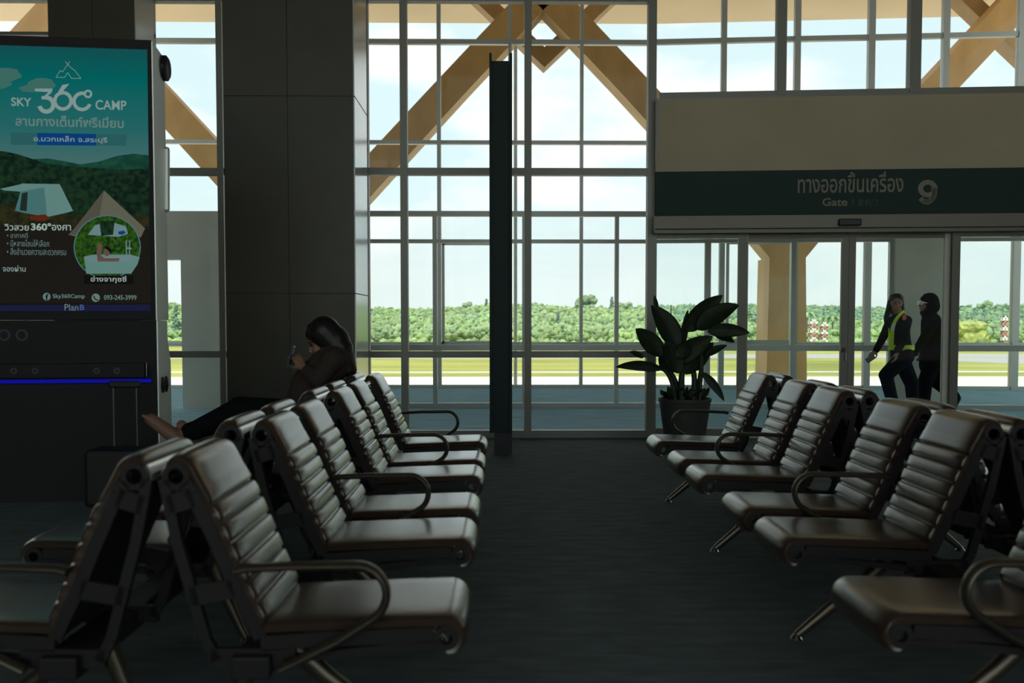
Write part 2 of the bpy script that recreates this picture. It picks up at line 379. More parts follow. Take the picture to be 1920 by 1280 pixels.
# --- partition between the two corridors
zt = W2.uz(960, 397)[1]
g3 = Wall('window_3', 'frame_aluminium', 'glass_clear')
v = [g3.v(W2, a, b, 0, zt, d=0.09) for a, b in ((645, 652), (812, 820), (979, 986), (1152, 1159))]
vr = [g3.v(W2R, a, b, 0, zt, d=0.09) for a, b in ((1320, 1331), (1481, 1490), (1664, 1671))]
vr2 = [g3.v(W2R, a, b, 0, zt, d=0.09) for a, b in ((2010, 2020), (2190, 2200))]
u_p0 = W2R.uz(1671, 640)[0]; u_p1 = W2R.uz(1783, 640)[0]
for ya, yb in ((396, 406), (449, 456), (646, 657), (755, 764)):
    g3.h(W2, v[0][0], C13.x + 0.01, ya, yb, d=0.08)
    g3.h(W2R, 0.0, u_p0, ya, yb, d=0.08, xref=1230); g3.h(W2R, u_p1, vr2[-1][1], ya, yb, d=0.08, xref=1230)
us = [q[0] for q in v] + [C13.x]
for i in range(4): g3.pane(W2, us[i], us[i + 1], 0.02, zt - 0.02)
us = [0.0] + [q[0] for q in vr]
for i in range(3): g3.pane(W2R, us[i], us[i + 1], 0.02, zt - 0.02)
us = [u_p1] + [q[0] for q in vr2]
for i in range(2): g3.pane(W2R, us[i], us[i + 1], 0.02, zt - 0.02)
# solid grey panels in that partition
mb = MB(); mb.pbox(W2R, u_p0, u_p1, 0, zt, 0.12, -0.12)
mb.build('wall_panel', 'grey_panel').__setitem__('kind', 'structure')
mb = MB(); u0, z1 = W2.uz(316, 397); u1 = W2.uz(345, 600)[0]; u2 = W2.uz(640, 600)[0]; z0 = W2.uz(345, 487)[1]
mb.pbox(W2, u1, u2, 0, z1, 0.10, -0.10); mb.pbox(W2, u0 - 2.6, u1, z0, z1, 0.10, -0.10)
mb.build('wall_portal', 'grey_panel').__setitem__('kind', 'structure')

# --- outer facade
g4 = Wall('window_4', 'frame_aluminium', 'glass_clear')
vs3 = [g4.v(W3, a, b, 0, ROOF, d=0.14, m='frame_aluminium') for a, b in ((-109, -102), (157, 164), (290, 297), (421, 428), (555, 562), (688, 694), (821, 828), (953, 959), (1086, 1092), (1219, 1225))]
vs3r = [g4.v(W3R, a, b, 0, ROOF, d=0.14, yref=400) for a, b in ((1349, 1359), (1485, 1496), (1622, 1634), (1760, 1772), (1900, 1913), (2045, 2058))]
for ya, yb in ((-70, -62), (75, 84), (264, 271), (641, 649), (721, 729)):
    g4.h(W3, vs3[0][0], C17.x, ya, yb); g4.h(W3R, 0, vs3r[-1][1], ya, yb, xref=1225)
ed = [q[0] for q in vs3]
for i in range(len(ed) - 1): g4.pane(W3, ed[i], ed[i + 1], 0.02, ROOF - 0.02)
ed = [0.0] + [q[0] for q in vs3r]
for i in range(len(ed) - 1): g4.pane(W3R, ed[i], ed[i + 1], 0.02, ROOF - 0.02)
# opening sashes in the facade
def sash(pl, x0, x1, y0, y1, xref):
    mb = MB(); u0 = pl.uz(x0, 550)[0]; u1 = pl.uz(x1, 550)[0]; z1 = pl.uz(xref, y0)[1]; z0 = pl.uz(xref, y1)[1]; w = 0.05
    for q in ((u0, u0 + w, z0, z1), (u1 - w, u1, z0, z1), (u0, u1, z1 - w, z1), (u0, u1, z0, z0 + w)): mb.pbox(pl, *q, 0.10, 0.03)
    mb.build('sash', 'frame_aluminium', g4.root)
sash(W3, 829, 952, 455, 644, 890); sash(W3R, 1360, 1484, 453, 642, 1420); sash(W3, 298, 420, 455, 644, 360)

# ------------------------------------------------------------------ pillars of the hall
def pillar(name, x0, x1, x2, yf, yb, seams_x=(), seams_y=()):
    pl = Plane((0, yf)); u0 = pl.uz(x0, 640)[0]; u1 = pl.uz(x1, 640)[0]; root = struct(empty(name, ((u0 + u1) / 2, (yf + yb) / 2, 0)))
    mb = MB(); mb.box(u0, u1 - 0.012, yf, yb, 0, ROOF); mb.build('front_cladding', 'pillar_front_shade', root)
    mb = MB(); mb.box(u1 - 0.012, u1, yf + 0.004, yb, 0, ROOF); mb.build('side_cladding', 'pillar_side_lit', root)
    mb = MB()
    for sx in seams_x: u = pl.uz(sx, 400)[0]; mb.box(u - 0.003, u + 0.003, yf - 0.002, yf + 0.01, 0, ROOF)
    for sy in seams_y:
        z = pl.uz(600, sy)[1]; mb.box(u0, u1, yf - 0.002, yf + 0.01, z - 0.003, z + 0.003); mb.box(u1 - 0.01, u1 + 0.002, yf, yb, z - 0.004, z + 0.004)
    mb.build('panel_joint', 'seam', root)
    return root
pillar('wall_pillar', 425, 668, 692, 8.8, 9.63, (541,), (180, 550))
pillar('wall_pilaster', 103, 265, 285, 9.15, 9.63, (180,), ())

# ------------------------------------------------------------------ gate portal and doors
PF = 0.16                                            # front of the portal boxing
def prect(x0, x1, y0, y1, xref, off): 
    return W1R.uz(x0, (y0 + y1) / 2, off)[0], W1R.uz(x1, (y0 + y1) / 2, off)[0], W1R.uz(xref, y1, off)[1], W1R.uz(xref, y0, off)[1]
portal = tag(empty('gate_portal', tuple(W1R.P(2.5, 2.0))), 'beige boxed portal over the boarding gate doors', 'gate portal')
u0, _, z0, z1 = prect(1230, 1500, 186, 322, 1230, PF); ue = 6.6
mb = MB(); mb.pbox(W1R, u0, ue, z0, z1, PF, -0.14); mb.build('fascia_panel', 'portal_beige', portal)
mb = MB(); mb.pbox(W1R, u0 - 0.006, u0 + 0.02, z0, z1 + 0.01, PF + 0.008, PF - 0.02); mb.build('edge_trim', 'inner_frame', portal)
_, _, s0, s1 = prect(1230, 1500, 322, 404, 1230, PF)
sign = tag(empty('gate_sign', tuple(W1R.P(2.0, s0, PF))), 'dark green gate sign band with pale lettering and a large 9', 'sign')
mb = MB(); mb.pbox(W1R, u0 + 0.002, ue, s0, s1, PF, -0.13); mb.build('sign_board', 'sign_green', sign)
LO = PF + 0.004
mb = MB()
put_text(mb, 'ทางออกขึ้นเครื่อง', W1R, LO, 1496, 1694, 361, 322, 0.012)
mb.build('thai_lettering', 'sign_letter', sign, fix=False)
mb = MB(); put_text(mb, 'Gate', W1R, LO, 1542, 1589, 386, 371, 0.018); mb.build('gate_word', 'sign_letter', sign, fix=False)
mb = MB(); Q = lambda pts: mb.add([W1R.hit(x, y, LO) for x, y in pts], [tuple(range(len(pts)))])
cx9, cy9 = 1739.5, 353.5; n9 = 28
for k in range(n9):
    a0, a1 = 2 * math.pi * k / n9, 2 * math.pi * (k + 1) / n9
    Q([(cx9 + r_[0] * math.cos(a), cy9 + r_[1] * math.sin(a)) for r_, a in (((8.5, 7.5), a0), ((18.5, 16.5), a0), ((18.5, 16.5), a1), ((8.5, 7.5), a1))])
tail = [(1749.5, 350, 8.5), (1752.5, 357, 10), (1751.5, 366, 10), (1747, 374, 10), (1739.5, 378.5, 10), (1732, 377.5, 9.5), (1725.5, 371.5, 9.5)]
for (xa, ya, wa), (xb, yb_, wb) in zip(tail, tail[1:]):
    L9 = math.hypot(xb - xa, yb_ - ya); nx9, ny9 = -(yb_ - ya) / L9 / 2, (xb - xa) / L9 / 2
    Q([(xa + nx9 * wa, ya + ny9 * wa), (xb + nx9 * wb, yb_ + ny9 * wb), (xb - nx9 * wb, yb_ - ny9 * wb), (xa - nx9 * wa, ya - ny9 * wa)])
for x9, y9, w9 in tail[1:-1]: mb.add([W1R.hit(x9 + w9 / 2 * math.cos(k * 0.5236), y9 + w9 / 2 * math.sin(k * 0.5236), LO) for k in range(12)], [tuple(range(12))])
mb.build('gate_number', 'sign_letter', sign, fix=False)
mb = MB(); put_text(mb, '登机门', W1R, LO, 1608, 1645, 386, 373, 0.0); mb.build('chinese_lettering', 'sign_letter_faint', sign, fix=False)
mb = MB(); put_text(mb, '|', W1R, LO, 1598.5, 1600, 386, 373); mb.build('divider_bar', 'sign_letter_faint', sign, fix=False)
_, _, h0, h1 = prect(1228, 1500, 404, 433, 1230, PF + 0.05)
header = tag(empty('door_operator', tuple(W1R.P(2.5, h0, PF))), 'long brown-grey sliding door header below the green gate sign', 'door header')
mb = MB(); mb.pbox(W1R, u0 - 0.015, ue, h0 + 0.02, h1 - 0.002, PF + 0.05, -0.12); mb.build('cover', 'header_metal', header, bevel=0.006)
mb = MB(); mb.pbox(W1R, u0 - 0.02, ue, h0 - 0.02, h0 + 0.018, PF + 0.01, -0.12); mb.build('bottom_rail', 'door_frame', header)
mb = MB(); mb.pbox(W1R, u0 - 0.02, u0 - 0.008, h0 - 0.01, h1, PF + 0.055, -0.1); mb.build('end_cap', 'door_frame', header)
a, b, c, d = prect(1573, 1615, 410, 423, 1590, PF + 0.08)
mb = MB(); mb.pbox(W1R, a, b, c, d, PF + 0.10, PF + 0.0505)
tag(mb.build('motion_sensor', 'black_plastic', None, bevel=0.01), 'small black motion sensor on the header above the doors', 'sensor')
zd = h0 - 0.021                                       # top of door opening
jamb = Wall('trim_1', 'inner_frame', 'glass_inner')
jamb.v(W1R, 1224, 1229, 0, zd, d=0.12)
jamb.v(W1R, 2000, 2030, 0, zd, d=0.12)
def door_leaf(name, x0, x1, sl, sr, off, frame_m, lm=None, rm=None):
    root = struct(empty(name, tuple(W1R.P(W1R.uz((x0 + x1) / 2, 640)[0], 0, off))))
    U = lambda x: W1R.uz(x, 640, off)[0]; D0, D1 = off + 0.025, off - 0.025
    for k, (a, b) in enumerate(((x0, x0 + sl), (x1 - sr, x1))):
        if b - a < 0.5: continue
        mb = MB(); mb.pbox(W1R, U(a), U(b), 0.015, zd - 0.002, D0, D1); mb.build('stile', (lm, rm)[k] or frame_m, root)
    mb = MB(); mb.pbox(W1R, U(x0 + sl), U(x1 - sr), 0.015, 0.10, D0, D1); mb.pbox(W1R, U(x0 + sl), U(x1 - sr), zd - 0.045, zd - 0.002, D0, D1); mb.build('rail', frame_m, root)
    mb = MB(); mb.pbox(W1R, U(x0 + sl), U(x1 - sr), 0.10, zd - 0.045, off + 0.005, off - 0.005); mb.build('pane', 'glass_door', root)
    return root
d1 = door_leaf('door_1', 1229, 1399, 1, 17, 0.03, 'door_frame')
d2 = door_leaf('door_2', 1399.5, 1588, 1, 13, -0.04, 'door_frame')
d3 = door_leaf('door_3', 1588.5, 1780, 12.5, 14, -0.04, 'door_frame', rm='grey_panel')
d4 = door_leaf('door_4', 1780.5, 1990, 15, 12, 0.03, 'door_frame')
mb = MB(); p = W1R.hit(1580.5, 656, 0.0)
mb.disc_ring(p + W1R.n * 0.005, W1R.u, (0, 0, 1), 0.004, 0.024, 0.02, 18); mb.build('lock', 'black_plastic', d2)
mb = MB(); a = W1R.hit(1586.3, 662, 0.01); mb.sweep([a, a - Vector((0, 0, 0.08))], 0.006, 0.006, 8, (1, 0, 0)); mb.build('handle', 'white_paint', d2)

# ------------------------------------------------------------------ dark pylon in the aisle
py = Plane((0, 8.5)); a = py.uz(918, 500)[0]; b = py.uz(960, 500)[0]
zt_ = py.uz(940, 118)[1]; zk = py.uz(940, 105)[1]; zj = py.uz(940, 809)[1]
pyl = tag(empty('sign_pylon', ((a + b) / 2, 8.5, 0)), 'slim tall dark pylon standing in the aisle before the glass wall', 'pylon')
mb = MB(); mb.box(a + 0.018, b - 0.022, 8.43, 8.60, zj, zt_); mb.build('core', 'pylon_dark', pyl, bevel=0.004)
mb = MB(); mb.box(a, a + 0.022, 8.40, 8.63, zj, zk); mb.build('edge_panel', 'pylon_dark', pyl)
mb = MB(); mb.box(b - 0.025, b, 8.40, 8.63, zj, zk); mb.build('edge_panel', 'pylon_dark', pyl)
a2 = py.uz(927, 830)[0]; b2 = py.uz(960, 830)[0]
mb = MB(); mb.box(a2, b2, 8.45, 8.58, 0, zj); mb.build('foot', 'black_plastic', pyl)

# ------------------------------------------------------------------ benches
SW = 0.39
def resample(pts, step):
    out = [Vector(pts[0])]
    for a, b in zip(pts, pts[1:]):
        a = Vector(a); b = Vector(b); n = max(1, int(round((b - a).length / step)))
        for k in range(1, n + 1): out.append(a + (b - a) * k / n)
    return out
def arc(c, r, a0, a1, n): return [(c[0] + r * math.cos(R(a0 + (a1 - a0) * k / n)), c[1] + r * math.sin(R(a0 + (a1 - a0) * k / n))) for k in range(n + 1)]
def smooth_path(pts, it=2):
    for _ in range(it):
        q = [pts[0]]
        for a, b in zip(pts, pts[1:]):
            a = Vector(a); b = Vector(b); q += [a * 0.75 + b * 0.25, a * 0.25 + b * 0.75]
        q.append(pts[-1]); pts = [tuple(p) for p in q]
    return pts
def cushion(path, side, puff, grooves=(), gd=0.014, taper=0.0, fr=0.0):
    """padded sheet over a (d, z) path: 'side' thickness at the edge, 'puff' extra crown; normal to the left of travel"""
    P = resample(path, 0.004); n = len(P); s = [0.0]
    for a, b in zip(P, P[1:]): s.append(s[-1] + (b - a).length)
    L = s[-1]; vs_ = []; W = SW / 2
    vv = [-1, -0.985, -0.95, -0.88, -0.75, -0.5, 0, 0.5, 0.75, 0.88, 0.95, 0.985, 1]; mb = MB(); m = len(vv); top = []; bot = []
    for i, p in enumerate(P):
        t = (P[min(i + 1, n - 1)] - P[max(i - 1, 0)]).normalized(); nr = Vector((-t.y, t.x))
        g = sum(math.exp(-((s[i] - x * L) / 0.0045) ** 2) for x in grooves); bul = 0.0
        if grooves:
            k = [0.0] + [x for x in grooves] + [1.0]
            for a, b in zip(k, k[1:]):
                if a <= s[i] / L <= b: bul = math.sin(math.pi * (s[i] / L - a) / (b - a)) ** 0.45 * 0.006 * min(1, (b - a) / 0.1)
        e = min(1.0, s[i] / 0.02, (L - s[i]) / 0.02); e = math.sqrt(max(e, 0.02))
        for v_ in vv:
            c = max(0.0, 1 - abs(v_) ** 6) ** 0.5
            h = (side * (1 - taper * min(1, max(0, (s[i] / L - 0.62) / 0.15))) * (0.72 + 0.28 * c) + puff * c + bul * c - gd * min(g, 1) * (0.4 + 0.6 * c)) * e
            q = p + nr * h; yy = v_ * W - (1 if v_ > 0 else -1) * 0.010 * (abs(v_) > 0.97)
            dx = fr * abs(v_) ** 6 * max(0.0, 1 - s[i] / 0.22); top.append((q.x + dx, v_ * W, q.y)); bot.append((p.x + dx, v_ * (W - 0.004), p.y))
    vs_ = top + bot; N = n * m; fs = []
    for i in range(n - 1):
        for j in range(m - 1):
            a = i * m + j; fs.append((a, a + 1, a + m + 1, a + m)); fs.append((N + a, N + a + m, N + a + m + 1, N + a + 1))
        for j in (0, m - 1): a = i * m + j; fs.append((a, a + m, N + a + m, N + a))
    for i in (0, n - 1):
        for j in range(m - 1): a = i * m + j; fs.append((a, N + a, N + a + 1, a + 1))
    mb.add(vs_, fs); return mb
HC = (0.046, 0.402); RC = (0.744, 0.830)
seat_path = arc(HC, 0.032, 262, 92, 14) + [(0.14, 0.432), (0.34, 0.425), (0.535, 0.418)]
seat_path = [seat_path[0]] + seat_path[1:]
back_path = smooth_path([(0.530, 0.432), (0.572, 0.52), (0.628, 0.66), (0.685, 0.79)], 2) + arc(RC, 0.034, 158, 46, 12)
# travel direction gives the normal to the left: the seat runs front->back so the left normal points up; the back runs upward so flip it
def make_bench(name, label, group, loc, rz, ys):
    """ys = list of near edges of the seats; arms and legs follow"""
    root = tag(empty(name, loc, 0.0), label, 'bench', group)
    return root
seat_me = cushion(seat_path, 0.024, 0.006, fr=0.010)
def seam_fracs(path, zs):
    P = resample(path, 0.003); s = [0.0]
    for a, b in zip(P, P[1:]): s.append(s[-1] + (b - a).length)
    return [next(s[i] for i, p in enumerate(P) if p.y >= z) / s[-1] for z in zs]
SEAM = seam_fracs(back_path, [0.490, 0.542, 0.594, 0.646, 0.698, 0.750])
bk = cushion(back_path, 0.027, 0.005, taper=0.42, grooves=SEAM)
def seat_frame(mb):
    """one side frame in the plane y=0 (thickness 0.022)"""
    T = 0.022
    mb.disc_ring((HC[0], 0, HC[1]), (1, 0, 0), (0, 0, 1), 0.017, 0.033, T, 20)
    mb.disc_ring((RC[0], 0, RC[1]), (1, 0, 0), (0, 0, 1), 0.021, 0.036, T, 20)
    def strip(pts, w):
        for a, b in zip(pts, pts[1:]): mb.bar((a[0], 0, a[1]), (b[0], 0, b[1]), T, w, (0.01, 0, 1) if abs(a[0] - b[0]) > abs(a[1] - b[1]) else (1, 0, 0.01))
    strip([(0.079, 0.412), (0.35, 0.402), (0.53, 0.390)], 0.040)
    strip([(0.074, 0.388), (0.30, 0.366), (0.47, 0.345)], 0.020)
    strip([(0.53, 0.405), (0.586, 0.52), (0.645, 0.66), (0.70, 0.785), (0.722, 0.815)], 0.034)
    strip([(0.776, 0.822), (0.745, 0.66), (0.71, 0.53), (0.675, 0.40), (0.645, 0.345)], 0.028)
    strip([(0.60, 0.535), (0.71, 0.515)], 0.05)
    strip([(0.44, 0.352), (0.66, 0.352)], 0.05)
    strip([(0.70, 0.775), (0.765, 0.755)], 0.05)
def leg_mesh(mb, sgn=1):
    if sgn > 0:
        mb.sweep([(0.135, 0, 0.022), (0.165, 0, 0.045), (0.26, 0, 0.125), (0.40, 0, 0.235), (0.50, 0, 0.33)], [0.016, 0.017, 0.020, 0.024, 0.026], [0.014, 0.018, 0.022, 0.026, 0.030], 10, (0, 1, 0))
    else:
        mb.sweep([(0.715, 0, 0.022), (0.70, 0, 0.05), (0.65, 0, 0.16), (0.585, 0, 0.33)], [0.016, 0.017, 0.021, 0.026], [0.014, 0.018, 0.022, 0.030], 10, (0, 1, 0))
arm_path = [(0.585, 0, 0.592), (0.56, 0, 0.598), (0.45, 0, 0.603), (0.28, 0, 0.605)] + [(x, 0, z) for x, z in arc((0.272, 0.530), 0.075, 90, 232, 14)] + [(0.32, 0, 0.410), (0.47, 0, 0.335)]
BEN = {}; RW = SW / 2 - 0.015
def bench(label, group, xf, rz, y_list, arms, legs, y_off):
    """aisle bench in local frame: x runs from the front edge to the back, y along the row"""
    root = empty('bench', (xf, y_off, 0), rz); tag(root, label, 'bench', group)
    s = -1 if abs(rz) > 1 else 1
    def part(key, maker, m, y, **k):
        if key not in BEN:
            mb = maker() if callable(maker) else maker
            o = mb.build(key.split('.')[0], m, None, **k); BEN[key] = o; o2 = o
        else:
            o2 = BEN[key].copy(); COL.objects.link(o2)
        o2.parent = root; o2.matrix_parent_inverse = Matrix.Identity(4); o2.location = (0, y, 0)
        return o2
    def mk(f, *a):
        def g():
            mb = MB(); f(mb, *a); return mb
        return g
    L = lambda Y: (Y - y_off) * s
    for Y in y_list:
        yc = L(Y + SW / 2)
        part('seat', seat_me, 'leather', yc, smooth='auto')
        part('backrest', bk, 'leather', yc, smooth='auto')
        part('back_shell', mk(lambda mb: [mb.hexa([(a[0] + o_, y, a[1]) for (a, o_, y) in ((p, 0.004, -0.175), (p, 0.004, 0.175), (p, 0.016, 0.175), (p, 0.016, -0.175), (q, 0.004, -0.175), (q, 0.004, 0.175), (q, 0.016, 0.175), (q, 0.016, -0.175))]) for p, q in zip(SH, SH[1:])]), 'shell_black', yc)
        part('top_rail', mk(lambda mb: [mb.hexa([(RC[0] + r * math.cos(R(a)), y, RC[1] + r * math.sin(R(a))) for a, r, y in ((a0, 0.034, -RW), (a0, 0.034, RW), (a0, 0.041, RW), (a0, 0.041, -RW), (a0 - 12, 0.034, -RW), (a0 - 12, 0.034, RW), (a0 - 12, 0.041, RW), (a0 - 12, 0.041, -RW))]) for a0 in (44, 32, 20, 8, -4, -16)]), 'brushed_aluminium', yc)
        for dy in (-1, 1): part('side_frame', mk(seat_frame), 'dark_metal', yc + dy * (SW / 2 - 0.012), smooth=False)
    for Y in arms: part('armrest', mk(lambda mb: mb.sweep(arm_path, 0.021, 0.0115, 12, (0, 1, 0))), 'bronze_metal', L(Y), smooth='auto')
    for Y in legs:
        for k, x in ((1, 0.132), (-1, 0.717)):
            lg = part('leg.%d' % k, mk(leg_mesh, k), 'bronze_metal', L(Y), smooth='auto'); lg.name = 'leg'
            key = 'foot%d' % k
            if key not in BEN:
                mb = MB(); mb.lathe([(0.022, 0), (0.024, 0.006), (0.016, 0.02), (0.008, 0.03)], (x, 0, 0), 16); f_ = mb.build('foot_pad', 'chrome', None, smooth='auto'); BEN[key] = f_
            else: f_ = BEN[key].copy(); COL.objects.link(f_)
            f_.parent = lg; f_.matrix_parent_inverse = Matrix.Identity(4)
    ya, yb = sorted((L(min(y_list)), L(max(y_list) + SW)))
    mb = MB(); mb.box(0.50, 0.60, ya - 0.03, yb + 0.03, 0.305, 0.365); b_ = mb.build('beam', 'dark_metal', None, bevel=0.006)
    b_.parent = root; b_.matrix_parent_inverse = Matrix.Identity(4)
    return root
SH = [(0.535, 0.41), (0.586, 0.52), (0.642, 0.66), (0.70, 0.80), (0.716, 0.84)]
YS = [2.36, 3.21, 3.74, 4.55, 5.08, 5.86]; ARMS = [2.33, 3.71, 5.05, 6.36]; LEGS = [2.55, 3.47, 4.82, 6.16]
bench('brown leather bench row left of the aisle, its six ribbed seats facing the aisle', None, -0.095, math.pi, YS, ARMS, LEGS, 4.3)
bench('brown bench row whose backs stand behind the left aisle row, beside the advertising screen', None, -1.69, 0, YS, ARMS, LEGS, 4.3)
bench('brown leather bench row right of the aisle, near the potted plant, facing the aisle', None, 1.013, 0, YS, ARMS, LEGS, 4.3)
bench('brown bench row backing the right aisle row, only its back tops showing before the gate', None, 2.60, math.pi, YS, ARMS, LEGS, 4.3)

# ------------------------------------------------------------------ outside
def slab(name, pts, z0, z1, m):
    mb = MB(); mb.prism([(x, y, z0) for x, y in pts], (0, 0, z1 - z0)); return struct(mb.build(name, m))
gy = lambda py: (CAMH - GZ) * F / (py - 603)
slab('ground_grass', [(-900, -600), (900, -600), (900, 1400), (-900, 1400)], GZ - 0.5, GZ, 'grass')
slab('ground_apron', [(-300, -200), (300, -200), (300, gy(706.5)), (-300, gy(706.5))], GZ, GZ + 0.02, 'concrete')
slab('ground_path', [(-300, gy(698.6)), (300, gy(698.6)), (300, gy(696.8)), (-300, gy(696.8))], GZ, GZ + 0.03, 'concrete')
slab('runway', [(-300, gy(672)), (300, gy(672)), (300, gy(664)), (-300, gy(664))], GZ, GZ + 0.03, 'asphalt')
tx = atz(1790, 676, GZ); tx2 = atz(2100, 692, GZ); tx3 = atz(2100, 671, GZ)
slab('ground_taxiway', [(atz(1700, 672, GZ).x, gy(672)), (tx.x, gy(679)), (tx2.x, gy(694)), (tx2.x + 60, gy(694)), (tx3.x + 60, gy(671))], GZ, GZ + 0.035, 'asphalt')

# wooded hill: terrain plus a canopy nobody could count
RIDGE = [(-400, 568), (0, 568), (320, 566), (560, 574), (700, 576), (800, 577), (870, 574), (920, 567), (1000, 568), (1060, 572), (1160, 575), (1220, 571), (1300, 569), (1400, 568), (1500, 571), (1600, 573), (1700, 575), (1790, 574), (1840, 569), (1920, 571), (2400, 566)]
def ridge_px(px): return float(np.interp(px, [a for a, b in RIDGE], [b for a, b in RIDGE]))
Y0, Y1 = 205.0, 330.0
def hill_z(X, Y):
    px = 937 + X / Y * F
    zr = CAMH + Y1 * (603 - ridge_px(937 + X / Y1 * F)) / F - 2.6
    t = min(max((Y - Y0) / (Y1 - Y0), 0), 1.25)
    return GZ + (zr - GZ) * (t ** 0.95 if t <= 1 else 1 - (t - 1) * 0.5)
mb = MB(); nx, ny = 60, 14; vs_ = []; fs = []
for j in range(ny):
    Y = Y0 - 6 + (Y1 + 30 - Y0) * j / (ny - 1)
    for i in range(nx):
        X = -320 + 640 * i / (nx - 1); vs_.append((X, Y, hill_z(X, Y) - 0.3))
for j in range(ny - 1):
    for i in range(nx - 1): a = j * nx + i; fs.append((a, a + 1, a + nx + 1, a + nx))
mb.add(vs_, fs); struct(mb.build('ground_hill', 'undergrowth', smooth=True))

def ico(sub):
    bm = bmesh.new(); bmesh.ops.create_icosphere(bm, subdivisions=sub, radius=1); bm.verts.ensure_lookup_table()
    v = np.array([x.co[:] for x in bm.verts]); f = np.array([[q.index for q in p.verts] for p in bm.faces]); bm.free(); return v, f
ICO1 = ico(1); ICO2 = ico(2)
def soften(n, amount=0.45):  # translucent share flattens the shading, standing in for distance haze
    m = MATS[n]; nt = m.node_tree; b = nt.nodes['Principled BSDF']; o = [q for q in nt.nodes if q.type == 'OUTPUT_MATERIAL'][0]
    t = nt.nodes.new('ShaderNodeBsdfTranslucent'); mx = nt.nodes.new('ShaderNodeMixShader'); mx.inputs[0].default_value = amount
    src = b.inputs['Base Color'].links[0].from_socket; nt.links.new(src, t.inputs[0]); nt.links.new(b.outputs[0], mx.inputs[1]); nt.links.new(t.outputs[0], mx.inputs[2]); nt.links.new(mx.outputs[0], o.inputs[0])
for q in ('foliage_light', 'foliage_mid', 'foliage_dark', 'foliage_lime'): soften(q)
def clumps(name, centres, radii, m, base=ICO1, rough=0.28, mi=None, parent=None):
    """leafy clumps merged into one mesh"""
    v0, f0 = base; n = len(centres); C_ = np.asarray(centres, float); Rr = np.asarray(radii, float)
    if Rr.ndim == 1: Rr = np.stack([Rr, Rr, Rr * 0.85], 1)
    jit = 1 + RNG.uniform(-rough, rough, (n, len(v0), 1))
    V = (v0[None] * jit) * Rr[:, None, :] + C_[:, None, :]; Fa = f0[None] + (np.arange(n) * len(v0))[:, None, None]
    me = bpy.data.meshes.new(name); me.from_pydata(V.reshape(-1, 3), [], Fa.reshape(-1, 3))
    for q in (m if isinstance(m, (list, tuple)) else [m]): me.materials.append(MATS[q])
    if mi is not None: me.polygons.foreach_set('material_index', np.repeat(np.asarray(mi, np.int32), len(f0)))
    me.update(); o = bpy.data.objects.new(name, me); COL.objects.link(o)
    if parent is not None: o.parent = parent; o.matrix_parent_inverse = parent.matrix_basis.inverted()
    return o
cs = []; rs = []; mi = []
N = 20000
for k in range(N):
    t = RNG.uniform(0, 1) ** 0.9; Y = Y0 + (Y1 - Y0) * t; X = RNG.uniform(-0.62, 0.62) * Y + 5
    r = RNG.uniform(0.45, 1.0) * (1.15 if t < 0.2 else 1.0)
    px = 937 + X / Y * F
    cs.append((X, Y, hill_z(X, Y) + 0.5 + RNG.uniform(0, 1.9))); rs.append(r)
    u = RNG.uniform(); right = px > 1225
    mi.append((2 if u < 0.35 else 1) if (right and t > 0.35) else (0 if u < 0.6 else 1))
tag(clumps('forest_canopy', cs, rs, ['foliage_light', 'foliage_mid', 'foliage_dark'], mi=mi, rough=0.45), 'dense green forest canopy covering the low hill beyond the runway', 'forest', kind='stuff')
# bushes along the foot of the hill
cs = []; rs = []
for k in range(420):
    X = RNG.uniform(-130, 130); Y = Y0 + RNG.uniform(-9, 2); r = RNG.uniform(0.5, 1.3); cs.append((X, Y, GZ + r * 0.6)); rs.append(r)
tag(clumps('hedge_scrub', cs, rs, 'foliage_light'), 'low green scrub along the foot of the wooded hill', 'bushes', kind='stuff')

def tree(name, px, ytop, ybot, wpx, Y, kind, label, group='trees standing out of the forest'):
    """one tree; its own trunk and crown"""
    b = at(px, ybot, Y); tp = at(px, ytop, Y); h = tp.z - b.z; w = wpx / F * Y / 2
    root = tag(empty(name, (b.x, Y, b.z)), label, 'tree', group)
    mb = MB(); mb.sweep([(b.x, Y, b.z - 1.5), (b.x, Y, b.z + h * 0.55), (b.x, Y, tp.z - h * 0.1)], [0.22, 0.16, 0.05], [0.22, 0.16, 0.05], 8, (1, 0, 0)); mb.build('trunk', 'trunk', root)
    cs = []; rs = []; n = 46
    for k in range(n):
        q = (k + 0.5) / n
        if kind == 'cone': z = b.z + h * (0.15 + 0.85 * q); rad = w * (1.05 - q) ; r = max(0.35, w * 0.42 * (1.15 - q))
        elif kind == 'round':
            z = b.z + h * (0.30 + 0.62 * RNG.uniform()); rad = w * math.sqrt(max(0.05, 1 - ((z - b.z) / h - 0.6) ** 2 / 0.18)) * 0.8; r = w * RNG.uniform(0.24, 0.40)
        else: z = b.z + h * (0.1 + 0.85 * RNG.uniform()); rad = w * 0.75; r = w * RNG.uniform(0.3, 0.5)
        a = RNG.uniform(0, 6.28); rr = rad * math.sqrt(RNG.uniform())
        z = min(z, tp.z - r * 0.7)
        cs.append((b.x + rr * math.cos(a), Y + rr * math.sin(a), z)); rs.append(r)
    clumps('crown', cs, rs, 'foliage_lime' if kind == 'lime' else ('foliage_dark' if kind == 'cone' else 'foliage_mid'), ICO2, 0.3, parent=root)
    return root
tree('tree', 1098, 553, 600, 40, 318, 'round', 'broad rounded tree bulging above the skyline right of the dark pylon')
tree('tree', 1147, 556, 600, 17, 322, 'cone', 'narrow dark tree on the skyline left of the potted plant')
tree('tree', 1170, 564, 605, 34, 318, 'round', 'low rounded tree on the skyline just left of the potted plant')
tree('tree', 912, 560, 600, 14, 318, 'cone', 'narrow dark tree on the skyline just left of the dark pylon')
